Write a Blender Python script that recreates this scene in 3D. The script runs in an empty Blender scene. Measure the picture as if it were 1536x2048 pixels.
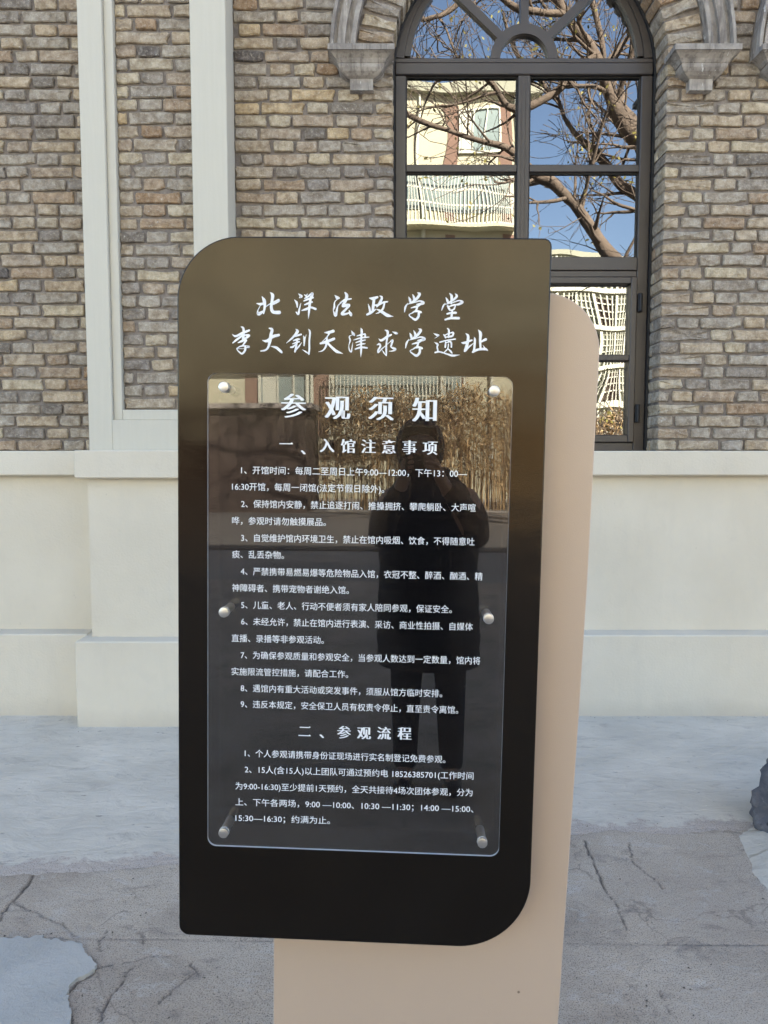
import bpy, bmesh, math, random
import numpy as np
from mathutils import Vector, Matrix, noise, Euler
R = math.radians
rng = random.Random(11)
scene = bpy.context.scene
COL = scene.collection

# ---------------------------------------------------------------- camera, sky, sun, exposure
CAM_H = 1.5
cam_data = bpy.data.cameras.new('camera')
cam = bpy.data.objects.new('camera', cam_data)
COL.objects.link(cam)
cam.location = (0, 0, CAM_H)
cam.rotation_euler = (R(90 - 4.23), 0, 0)
cam_data.sensor_fit = 'VERTICAL'
cam_data.sensor_height = 36.0
cam_data.lens = 36.0 * 1500 / 2048
cam_data.clip_start = 0.02
cam_data.clip_end = 2000
scene.camera = cam

SUN_EL, SUN_AZ = R(36), R(32)            # azimuth clockwise from +Y
world = bpy.data.worlds.new('World')
scene.world = world
world.use_nodes = True
wn, wl = world.node_tree.nodes, world.node_tree.links
sky = wn.new('ShaderNodeTexSky')
sky.sky_type = 'NISHITA'
sky.sun_disc = False
sky.sun_elevation = SUN_EL
sky.sun_rotation = SUN_AZ
sky.air_density = 1.0
sky.dust_density = 1.8
sky.ozone_density = 1.0
bg = wn['Background']
bg.inputs['Strength'].default_value = 0.062
wl.new(sky.outputs[0], bg.inputs[0])

sun_data = bpy.data.lights.new('sun', 'SUN')
sun_data.energy = 5.0
sun_data.angle = R(0.5)
sun_data.color = (1.0, 0.93, 0.82)
sun = bpy.data.objects.new('sun', sun_data)
COL.objects.link(sun)
sd = Vector((math.sin(SUN_AZ) * math.cos(SUN_EL), math.cos(SUN_AZ) * math.cos(SUN_EL), math.sin(SUN_EL)))
sun.rotation_euler = (-sd).to_track_quat('-Z', 'Y').to_euler()
sun.location = sd * 40

scene.view_settings.view_transform = 'Standard'
scene.view_settings.look = 'None'
scene.view_settings.gamma = 1
scene.view_settings.use_curve_mapping = False
scene.view_settings.exposure = 3.42
scene.cycles.max_bounces = 8
scene.cycles.transparent_max_bounces = 12
scene.cycles.caustics_reflective = False
scene.cycles.caustics_refractive = False
scene.cycles.sample_clamp_indirect = 6.0


# ---------------------------------------------------------------- helpers
def srgb(r, g, b):
    f = lambda c: (c / 255 / 12.92) if c / 255 <= 0.04045 else ((c / 255 + 0.055) / 1.055) ** 2.4
    return (f(r), f(g), f(b), 1)


def tag(o, label=None, cat=None, group=None, kind=None):
    if label: o['label'] = label
    if cat: o['category'] = cat
    if group: o['group'] = group
    if kind: o['kind'] = kind
    return o


def empty(name, loc=(0, 0, 0), rot=(0, 0, 0)):
    o = bpy.data.objects.new(name, None)
    COL.objects.link(o)
    o.location = loc
    o.rotation_euler = rot
    o.empty_display_size = 0.1
    return o


class MB:
    """collects faces and links them as one mesh object"""
    def __init__(s):
        s.v, s.f, s.m = [], [], []
        s.rnd = None

    def add(s, vs, fs, mi=0):
        b = len(s.v)
        s.v.extend(vs)
        s.f.extend([tuple(i + b for i in f) for f in fs])
        s.m.extend([mi] * len(fs))

    def box(s, x0, x1, y0, y1, z0, z1, mi=0, bev=0.0):
        if bev <= 0:
            vs = [(x, y, z) for z in (z0, z1) for y in (y0, y1) for x in (x0, x1)]
            s.add(vs, [(0, 2, 3, 1), (4, 5, 7, 6), (0, 1, 5, 4), (2, 6, 7, 3), (0, 4, 6, 2), (1, 3, 7, 5)], mi)
            return
        b = min(bev, (x1 - x0) / 3, (y1 - y0) / 3, (z1 - z0) / 3)
        vs, fs = [], []
        X, Y, Z = (x0, x1), (y0, y1), (z0, z1)
        idx = {}
        for i in (0, 1):
            for j in (0, 1):
                for k in (0, 1):
                    p = Vector((X[i], Y[j], Z[k]))
                    sg = (1 - 2 * i, 1 - 2 * j, 1 - 2 * k)
                    for ax in range(3):        # vertex lying on the face normal to ax
                        q = [p[a] + (0 if a == ax else sg[a] * b) for a in range(3)]
                        idx[(i, j, k, ax)] = len(vs)
                        vs.append(tuple(q))
        g = idx
        for ax in range(3):
            a, c = [t for t in range(3) if t != ax]
            for sd_ in (0, 1):
                loop = []
                for (p, q) in ((0, 0), (1, 0), (1, 1), (0, 1)):
                    key = [0, 0, 0]; key[ax] = sd_; key[a] = p; key[c] = q
                    loop.append(g[(key[0], key[1], key[2], ax)])
                fs.append(tuple(loop))
        for ax in range(3):                     # edges running along ax
            a, c = [t for t in range(3) if t != ax]
            for p in (0, 1):
                for q in (0, 1):
                    k0 = [0, 0, 0]; k0[a] = p; k0[c] = q; k0[ax] = 0
                    k1 = list(k0); k1[ax] = 1
                    fs.append((g[tuple(k0) + (a,)], g[tuple(k1) + (a,)], g[tuple(k1) + (c,)], g[tuple(k0) + (c,)]))
        for i in (0, 1):
            for j in (0, 1):
                for k in (0, 1):
                    fs.append((g[(i, j, k, 0)], g[(i, j, k, 1)], g[(i, j, k, 2)]))
        s.add(vs, fs, mi)

    def prism(s, pts, y0, y1, mi=0, plane='xz', side_mi=None):
        """closed outline extruded along y (or z with plane='xy')"""
        n = len(pts)
        if plane == 'xz':
            vs = [(p[0], y0, p[1]) for p in pts] + [(p[0], y1, p[1]) for p in pts]
        else:
            vs = [(p[0], p[1], y0) for p in pts] + [(p[0], p[1], y1) for p in pts]
        s.add(vs, [tuple(range(n)), tuple(range(2 * n - 1, n - 1, -1))], mi)
        s.add(vs, [(i, (i + 1) % n, n + (i + 1) % n, n + i) for i in range(n)], mi if side_mi is None else side_mi)

    def tube(s, pts, rad, n=6, mi=0, cap=True):
        pts = [Vector(p) for p in pts]
        if not hasattr(rad, '__len__'): rad = [rad] * len(pts)
        vs, fs = [], []
        up = Vector((0.31, 0.17, 0.93)).normalized()
        for i, p in enumerate(pts):
            t = (pts[min(i + 1, len(pts) - 1)] - pts[max(i - 1, 0)])
            if t.length < 1e-9: t = Vector((0, 0, 1))
            t.normalize()
            a = t.cross(up)
            if a.length < 1e-3: a = t.cross(Vector((1, 0, 0)))
            a.normalize(); b = t.cross(a)
            for k in range(n):
                w = 2 * math.pi * k / n
                vs.append(tuple(p + (a * math.cos(w) + b * math.sin(w)) * rad[i]))
        for i in range(len(pts) - 1):
            for k in range(n):
                fs.append((i * n + k, i * n + (k + 1) % n, (i + 1) * n + (k + 1) % n, (i + 1) * n + k))
        if cap:
            fs.append(tuple(range(n - 1, -1, -1)))
            fs.append(tuple((len(pts) - 1) * n + k for k in range(n)))
        s.add(vs, fs, mi)

    def arc(s, cx, cz, r0, r1, y0, y1, a0=0.0, a1=math.pi, n=32, mi=0):
        """ring sector in the xz plane with depth y0..y1"""
        vs, fs = [], []
        for i in range(n + 1):
            a = a0 + (a1 - a0) * i / n
            c, d = math.cos(a), math.sin(a)
            vs += [(cx + r0 * c, y0, cz + r0 * d), (cx + r1 * c, y0, cz + r1 * d),
                   (cx + r1 * c, y1, cz + r1 * d), (cx + r0 * c, y1, cz + r0 * d)]
        for i in range(n):
            for k in range(4):
                fs.append((4 * i + k, 4 * i + (k + 1) % 4, 4 * i + 4 + (k + 1) % 4, 4 * i + 4 + k))
        fs += [(0, 1, 2, 3), (4 * n + 3, 4 * n + 2, 4 * n + 1, 4 * n)]
        s.add(vs, fs, mi)

    def mesh(s, name, mats=(), smooth=False):
        me = bpy.data.meshes.new(name)
        me.from_pydata([tuple(v) for v in s.v], [], s.f)
        for m in (mats if isinstance(mats, (list, tuple)) else [mats]):
            me.materials.append(m)
        if any(s.m):
            me.polygons.foreach_set('material_index', s.m)
        if s.rnd is not None:
            at = me.attributes.new('rnd', 'FLOAT', 'FACE')
            at.data.foreach_set('value', s.rnd)
        if smooth:
            me.polygons.foreach_set('use_smooth', [True] * len(me.polygons))
        me.update()
        bm = bmesh.new(); bm.from_mesh(me)
        bmesh.ops.recalc_face_normals(bm, faces=bm.faces)
        bm.to_mesh(me); bm.free()
        return me

    def build(s, name, mats, parent=None, smooth=False, loc=None):
        o = bpy.data.objects.new(name, s.mesh(name, mats, smooth))
        COL.objects.link(o)
        if parent is not None: o.parent = parent
        if loc is not None: o.location = loc
        return o


def link(name, me, parent=None):
    o = bpy.data.objects.new(name, me)
    COL.objects.link(o)
    if parent is not None: o.parent = parent
    return o


def smooth_angle(o, deg=35):
    me = o.data
    me.polygons.foreach_set('use_smooth', [True] * len(me.polygons))
    try:
        me.set_sharp_from_angle(angle=R(deg))
    except Exception:
        pass


# ---------------------------------------------------------------- materials
class Mat:
    def __init__(s, name):
        s.m = bpy.data.materials.new(name)
        s.m.use_nodes = True
        s.n, s.l = s.m.node_tree.nodes, s.m.node_tree.links
        s.b = s.n['Principled BSDF']
        s.geo = None

    def pos(s):
        if s.geo is None: s.geo = s.n.new('ShaderNodeNewGeometry')
        return s.geo.outputs['Position']

    def obj(s):
        t = s.n.new('ShaderNodeTexCoord')
        return t.outputs['Object']

    def noise(s, scale, detail=4, rough=0.55, vec=None, stretch=None, dist=0.0):
        v = vec or s.pos()
        if stretch:
            mp = s.n.new('ShaderNodeMapping')
            mp.inputs['Scale'].default_value = stretch
            s.l.new(v, mp.inputs['Vector']); v = mp.outputs[0]
        t = s.n.new('ShaderNodeTexNoise')
        t.inputs['Scale'].default_value = scale
        t.inputs['Detail'].default_value = detail
        t.inputs['Roughness'].default_value = rough
        t.inputs['Distortion'].default_value = dist
        s.l.new(v, t.inputs['Vector'])
        return t.outputs['Fac']

    def voro(s, scale, feature='F1', vec=None, out='Distance'):
        t = s.n.new('ShaderNodeTexVoronoi')
        t.feature = feature
        t.inputs['Scale'].default_value = scale
        s.l.new(vec or s.pos(), t.inputs['Vector'])
        return t.outputs[out]

    def ramp(s, fac, stops, const=False):
        t = s.n.new('ShaderNodeValToRGB')
        cr = t.color_ramp
        if const: cr.interpolation = 'CONSTANT'
        while len(cr.elements) < len(stops): cr.elements.new(0.5)
        for e, (p, c) in zip(cr.elements, stops):
            e.position = p
            e.color = c if hasattr(c, '__len__') else (c, c, c, 1)
        s.l.new(fac, t.inputs[0])
        return t.outputs[0]

    def mix(s, fac, a, b, mode='MIX'):
        t = s.n.new('ShaderNodeMix')
        t.data_type = 'RGBA'; t.blend_type = mode
        for sock, val in ((t.inputs[0], fac), (t.inputs[6], a), (t.inputs[7], b)):
            if hasattr(val, 'is_output'): s.l.new(val, sock)
            elif hasattr(val, '__len__'): sock.default_value = val
            elif sock == t.inputs[0]: sock.default_value = val
            else: sock.default_value = (val, val, val, 1)
        return t.outputs[2]

    def math(s, op, a, b=0.0, clamp=False):
        t = s.n.new('ShaderNodeMath'); t.operation = op; t.use_clamp = clamp
        for sock, val in ((t.inputs[0], a), (t.inputs[1], b)):
            if hasattr(val, 'is_output'): s.l.new(val, sock)
            else: sock.default_value = val
        return t.outputs[0]

    def color(s, c):
        if hasattr(c, 'is_output'): s.l.new(c, s.b.inputs['Base Color'])
        else: s.b.inputs['Base Color'].default_value = c

    def rough(s, r):
        if hasattr(r, 'is_output'): s.l.new(r, s.b.inputs['Roughness'])
        else: s.b.inputs['Roughness'].default_value = r

    def bump(s, h, dist=0.002, strength=1.0, prev=None):
        t = s.n.new('ShaderNodeBump')
        t.inputs['Distance'].default_value = dist
        t.inputs['Strength'].default_value = strength
        s.l.new(h, t.inputs['Height'])
        if prev is not None: s.l.new(prev, t.inputs['Normal'])
        s.l.new(t.outputs[0], s.b.inputs['Normal'])
        return t.outputs[0]


def simple(name, col, rough=0.6, metal=0.0, var=0.12, scale=12, bump=0.0, bscale=60, ior=None):
    m = Mat(name)
    n = m.noise(scale, 5)
    dark = tuple(c * (1 - var) for c in col[:3]) + (1,)
    lite = tuple(min(1, c * (1 + var)) for c in col[:3]) + (1,)
    m.color(m.ramp(n, [(0.3, dark), (0.7, lite)]))
    m.rough(rough)
    m.b.inputs['Metallic'].default_value = metal
    if ior: m.b.inputs['IOR'].default_value = ior
    if bump: m.bump(m.noise(bscale, 4), bump)
    return m.m


def brick_material(name, source):
    m = Mat(name)
    if source == 'object':
        oi = m.n.new('ShaderNodeObjectInfo'); r = oi.outputs['Random']
    else:
        at = m.n.new('ShaderNodeAttribute'); at.attribute_name = 'rnd'; r = at.outputs['Fac']
    g1 = srgb(178, 168, 154); tan = srgb(196, 176, 148); dk = srgb(104, 97, 94); br = srgb(172, 143, 112)
    cream = srgb(205, 190, 162); warm = srgb(182, 158, 131); g2 = srgb(152, 143, 134); ye = srgb(204, 180, 142)
    pal = m.ramp(r, [(0.0, g1), (0.16, tan), (0.32, warm), (0.45, g2), (0.56, cream), (0.69, br), (0.76, g1),
                     (0.84, dk), (0.93, tan), (0.965, ye)], const=True)
    r2 = m.math('FRACT', m.math('MULTIPLY', r, 37.17))
    pal = m.mix(m.math('MULTIPLY', r2, 0.65), pal, srgb(186, 175, 159))
    # blotches inside a brick
    n1 = m.noise(22, 6, 0.65)
    c = m.mix(m.ramp(n1, [(0.35, 0.0), (0.65, 1.0)]), pal, m.mix(1.0, pal, srgb(190, 182, 172), 'MULTIPLY'))
    n2 = m.noise(55, 5, 0.7)
    c = m.mix(m.ramp(n2, [(0.50, 0.0), (0.78, 0.55)]), c, srgb(216, 206, 188))
    n3 = m.noise(9, 6, 0.6, dist=0.8)
    c = m.mix(m.ramp(n3, [(0.56, 0.0), (0.75, 0.55)]), c, srgb(112, 103, 97))
    # lime bloom spots
    n4 = m.noise(42, 6, 0.8)
    c = m.mix(m.ramp(n4, [(0.61, 0.0), (0.68, 0.8)]), c, srgb(214, 210, 200))
    sp = m.noise(260, 3, 0.6)
    c = m.mix(m.ramp(sp, [(0.30, 0.45), (0.42, 0.0)]), c, srgb(80, 70, 62))
    m.color(c)
    m.rough(0.9)
    h = m.math('ADD', m.math('MULTIPLY', n1, 1.2), m.math('ADD', n2, m.math('MULTIPLY', sp, 0.35)))
    m.bump(h, 0.009, 1.0)
    return m.m


M = {}
M['brick'] = brick_material('brick', 'object')
M['brick_bulk'] = brick_material('brick_bulk', 'attr')

m = Mat('mortar')
n = m.noise(30, 6, 0.6)
c = m.ramp(n, [(0.3, srgb(108, 100, 94)), (0.7, srgb(148, 138, 129))])
c = m.mix(m.ramp(m.noise(5, 4), [(0.4, 0.0), (0.7, 0.4)]), c, srgb(98, 90, 85))
m.color(c); m.rough(0.95); m.bump(m.noise(90, 5, 0.7), 0.006)
M['mortar'] = m.m

m = Mat('stucco')
n = m.noise(1.6, 5, 0.5)
c = m.ramp(n, [(0.3, srgb(199, 189, 171)), (0.7, srgb(210, 201, 184))])
n5 = m.noise(14, 6, 0.6, stretch=(1, 1, 0.18))
c = m.mix(m.ramp(n5, [(0.52, 0.0), (0.8, 0.22)]), c, srgb(186, 180, 168))
sx = m.n.new('ShaderNodeSeparateXYZ'); m.l.new(m.pos(), sx.inputs[0])
zz = m.math('ADD', sx.outputs['Z'], m.math('MULTIPLY', m.noise(5, 5), 0.12))
splash = m.math('MULTIPLY', m.ramp(zz, [(0.06, 1.0), (0.17, 0.0)]), 0.42)
tr_ = m.noise(6, 6, 0.65, stretch=(1, 1, 0.8), dist=0.4)
c = m.mix(m.ramp(tr_, [(0.56, 0.0), (0.74, 0.16)]), c, srgb(176, 168, 156))
c = m.mix(m.ramp(m.noise(30, 4, 0.7, stretch=(1, 1, 0.5)), [(0.70, 0.0), (0.75, 0.35)]), c, srgb(158, 150, 138))
c = m.mix(splash, c, srgb(168, 160, 148))
m.color(c); m.rough(0.75)
m.bump(m.math('ADD', m.noise(3, 3), m.math('MULTIPLY', m.noise(80, 4), 0.16)), 0.009)
M['stucco'] = m.m

m = Mat('pilaster_paint')
n5 = m.noise(10, 5, 0.6, stretch=(6, 6, 0.25))
c = m.ramp(n5, [(0.3, srgb(189, 184, 170)), (0.75, srgb(193, 188, 175))])
m.color(c); m.rough(0.6)
m.bump(m.math('ADD', m.noise(2.2, 3), m.math('MULTIPLY', m.noise(70, 4), 0.10)), 0.005)
M['white'] = m.m

m = Mat('weathered_stone')
n = m.noise(9, 6, 0.65)
c = m.ramp(n, [(0.28, srgb(112, 105, 100)), (0.5, srgb(150, 143, 136)), (0.72, srgb(178, 170, 160))])
st = m.noise(14, 5, 0.6, stretch=(3.0, 3.0, 0.3))
c = m.mix(m.ramp(st, [(0.5, 0.0), (0.66, 0.6)]), c, srgb(86, 78, 72))
wh = m.noise(17, 6, 0.7, stretch=(2.6, 1, 0.45))
c = m.mix(m.ramp(wh, [(0.635, 0.0), (0.67, 0.9)]), c, srgb(214, 212, 208))
m.color(c); m.rough(0.85); m.bump(m.noise(40, 6, 0.7), 0.005)
M['stone'] = m.m

m = Mat('window_frame')
n5 = m.noise(5, 4, 0.5, stretch=(1, 1, 1))
m.color(m.ramp(n5, [(0.3, srgb(50, 43, 40)), (0.7, srgb(60, 52, 47))]))
m.rough(0.42); m.b.inputs['IOR'].default_value = 1.6
M['frame'] = m.m
M['gasket'] = simple('gasket', srgb(24, 24, 27), 0.6)
M['interior'] = simple('interior', srgb(62, 58, 54), 0.9)


def glass_mat(name, refl, tint, wave, wscale, rough=0.0, veil=0.0):
    m = Mat(name)
    m.n.remove(m.b)
    out = [x for x in m.n if x.type == 'OUTPUT_MATERIAL'][0]
    tr = m.n.new('ShaderNodeBsdfTransparent'); tr.inputs[0].default_value = tint
    gl = m.n.new('ShaderNodeBsdfGlossy'); gl.inputs['Roughness'].default_value = rough
    gl.inputs['Color'].default_value = (1, 1, 1, 1)
    if wave:
        b = m.n.new('ShaderNodeBump'); b.inputs['Distance'].default_value = wave
        m.l.new(m.noise(wscale, 1, 0.3, stretch=(1.3, 1, 0.8)), b.inputs['Height'])
        m.l.new(b.outputs[0], gl.inputs['Normal'])
    fr = m.n.new('ShaderNodeFresnel') if refl > 1 else m.n.new('ShaderNodeValue')
    (fr.inputs if refl > 1 else fr.outputs)[0].default_value = refl
    mx = m.n.new('ShaderNodeMixShader')
    m.l.new(fr.outputs[0], mx.inputs[0]); m.l.new(tr.outputs[0], mx.inputs[1]); m.l.new(gl.outputs[0], mx.inputs[2])
    last = mx.outputs[0]
    if veil:
        df = m.n.new('ShaderNodeBsdfDiffuse'); df.inputs[0].default_value = (0.50, 0.45, 0.47, 1)
        v = m.n.new('ShaderNodeMixShader')
        dust = m.noise(7, 6, 0.65, stretch=(1, 1, 2.5))
        fac = m.math('MULTIPLY', m.ramp(dust, [(0.3, 0.65), (0.75, 1.35)]), veil)
        m.l.new(fac, v.inputs[0]); m.l.new(last, v.inputs[1]); m.l.new(df.outputs[0], v.inputs[2])
        last = v.outputs[0]
    m.l.new(last, out.inputs['Surface'])
    return m.m


M['glass'] = glass_mat('window_glass', 0.23, (0.35, 0.38, 0.4, 1), 0.0052, 1.5)
M['acrylic'] = glass_mat('clear_acrylic', 1.5, (0.97, 0.97, 0.97, 1), 0.0, 1, veil=0.006)
m = Mat('acrylic_edge'); m.color((0.75, 0.76, 0.78, 1)); m.rough(0.15); M['acrylic_edge'] = m.m

m = Mat('brown_powder_coat')
m.color((0.0005, 0.0003, 0.0003, 1)); m.rough(0.07)
m.b.inputs['Specular Tint'].default_value = (1.0, 0.86, 0.72, 1)
m.b.inputs['IOR'].default_value = 1.47
ln = m.obj()
h = m.noise(480, 2, 0.5, vec=ln)
m.bump(m.math('ADD', h, m.math('MULTIPLY', m.noise(5.5, 2, 0.4, vec=ln), 22.0)), 0.00015, 1.0)
M['board'] = m.m
m = Mat('beige_powder_coat')
m.rough(0.36)
m.bump(m.noise(420, 2, 0.5, vec=m.obj()), 0.0003)
sp = m.voro(5.0, vec=m.obj())
m.color(m.mix(m.ramp(sp, [(0.014, 1.0), (0.02, 0.0)]), srgb(186, 163, 142), srgb(110, 92, 76)))
M['beige'] = m.m
M['letter'] = simple('white_lettering', (0.80, 0.81, 0.84, 1), 0.45, var=0.02)
M['steel'] = simple('brushed_steel', (0.50, 0.49, 0.48, 1), 0.34, 1.0, 0.05)
M['steel_dark'] = simple('steel_sleeve', (0.78, 0.78, 0.80, 1), 0.38, 1.0, 0.05)

# ground materials -------------------------------------------------
m = Mat('cement_apron')
n = m.noise(2.6, 7, 0.6, stretch=(1, 1.4, 1))
c = m.ramp(n, [(0.3, srgb(184, 177, 164)), (0.7, srgb(208, 200, 186))])
sm = m.noise(7, 7, 0.7, stretch=(0.8, 1.7, 1), dist=0.9)
c = m.mix(m.ramp(sm, [(0.54, 0.0), (0.70, 0.45)]), c, srgb(142, 134, 127))
sm2 = m.noise(26, 4, 0.6, stretch=(0.6, 1.6, 1))
c = m.mix(m.ramp(sm2, [(0.66, 0.0), (0.72, 0.6)]), c, srgb(104, 100, 98))
wh = m.noise(31, 4, 0.7)
c = m.mix(m.ramp(wh, [(0.71, 0.0), (0.76, 0.5)]), c, srgb(215, 215, 218))
at = m.n.new('ShaderNodeAttribute'); at.attribute_name = 'feather'
ff = m.math('ADD', at.outputs['Fac'], m.math('MULTIPLY', m.math('SUBTRACT', m.noise(11, 7, 0.7), 0.5), 2.2))
old = m.mix(m.ramp(m.noise(240, 3, 0.7), [(0.38, 0.7), (0.46, 0.0)]), srgb(182, 170, 159), srgb(88, 81, 76))
c = m.mix(m.ramp(ff, [(0.42, 0.0), (0.62, 1.0)]), c, old)
m.color(c); m.rough(0.8)
hh = m.math('ADD', m.math('MULTIPLY', sm, 1.0), m.math('ADD', m.noise(4, 5, 0.6, stretch=(0.6, 1.8, 1)), m.math('MULTIPLY', m.noise(120, 3), 0.12)))
m.bump(hh, 0.012)
M['apron'] = m.m

m = Mat('old_concrete')
n = m.noise(2.6, 7, 0.6)
c = m.ramp(n, [(0.28, srgb(150, 137, 123)), (0.5, srgb(184, 170, 153)), (0.72, srgb(208, 195, 177))])
n2 = m.noise(7, 7, 0.7, dist=0.5, stretch=(1, 1.6, 1))
c = m.mix(m.ramp(n2, [(0.55, 0.0), (0.68, 0.55)]), c, srgb(206, 200, 192))
c = m.mix(m.ramp(n2, [(0.32, 0.6), (0.44, 0.0)]), c, srgb(120, 112, 106))
ag = m.voro(170)
ag2 = m.noise(240, 3, 0.7)
c = m.mix(m.ramp(ag2, [(0.38, 0.8), (0.46, 0.0)]), c, srgb(72, 66, 62))
c = m.mix(m.ramp(ag2, [(0.60, 0.0), (0.70, 0.55)]), c, srgb(190, 180, 168))
hv = m.n.new('ShaderNodeVectorMath'); hv.operation = 'ADD'
nz = m.n.new('ShaderNodeTexNoise'); nz.inputs['Scale'].default_value = 6; nz.inputs['Detail'].default_value = 6
m.l.new(m.pos(), nz.inputs['Vector'])
sc_ = m.n.new('ShaderNodeVectorMath'); sc_.operation = 'SCALE'; sc_.inputs['Scale'].default_value = 0.22
m.l.new(nz.outputs['Color'], sc_.inputs[0]); m.l.new(m.pos(), hv.inputs[0]); m.l.new(sc_.outputs[0], hv.inputs[1])
hair = m.voro(2.3, 'DISTANCE_TO_EDGE', vec=hv.outputs[0])
hm = m.math('MULTIPLY', m.ramp(hair, [(0.003, 1.0), (0.009, 0.0)]), m.ramp(m.noise(3.1, 3), [(0.48, 0.0), (0.58, 0.45)]))
c = m.mix(hm, c, srgb(86, 79, 74))
st_ = m.noise(1.3, 5, 0.6)
c = m.mix(m.ramp(st_, [(0.5, 0.0), (0.7, 0.4)]), c, srgb(128, 114, 104))
at = m.n.new('ShaderNodeAttribute'); at.attribute_name = 'crack'
c = m.mix(m.math('MULTIPLY', at.outputs['Fac'], 0.8), c, srgb(60, 55, 52))
at2 = m.n.new('ShaderNodeAttribute'); at2.attribute_name = 'scar'
c = m.mix(at2.outputs['Fac'], c, srgb(196, 187, 176))
m.color(c); m.rough(0.88)
hh = m.math('ADD', m.math('MULTIPLY', n2, 1.0), m.math('ADD', m.math('MULTIPLY', ag2, 0.25), m.math('MULTIPLY', m.noise(36, 5, 0.7), 0.6)))
m.bump(hh, 0.010)
M['concrete'] = m.m

m = Mat('cement_patch')
n = m.noise(3.5, 5, 0.5, dist=0.5)
m.color(m.ramp(n, [(0.3, srgb(164, 162, 156)), (0.7, srgb(188, 185, 178))]))
m.rough(0.75); m.bump(m.math('ADD', n, m.math('MULTIPLY', m.noise(26, 6, 0.7), 0.6)), 0.012)
M['patch'] = m.m
M['painted_shade'] = simple('painted_shade', (0.075, 0.068, 0.060, 1), 0.85)  # dark tone stands in for shade on the strip added across the yard
PX0_, PX1_ = -1.645, -0.850
M['ground'] = simple('paved_ground', srgb(140, 136, 130), 0.9, var=0.15, scale=1.2, bump=0.004)

# ---------------------------------------------------------------- ground
mb = MB()
mb.add([(-300, -300, -0.02), (300, -300, -0.02), (300, 300, -0.02), (-300, 300, -0.02)], [(0, 1, 2, 3)])
tag(mb.build('ground', M['ground']), 'wide grey paved ground reaching away from the building', kind='structure')

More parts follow.
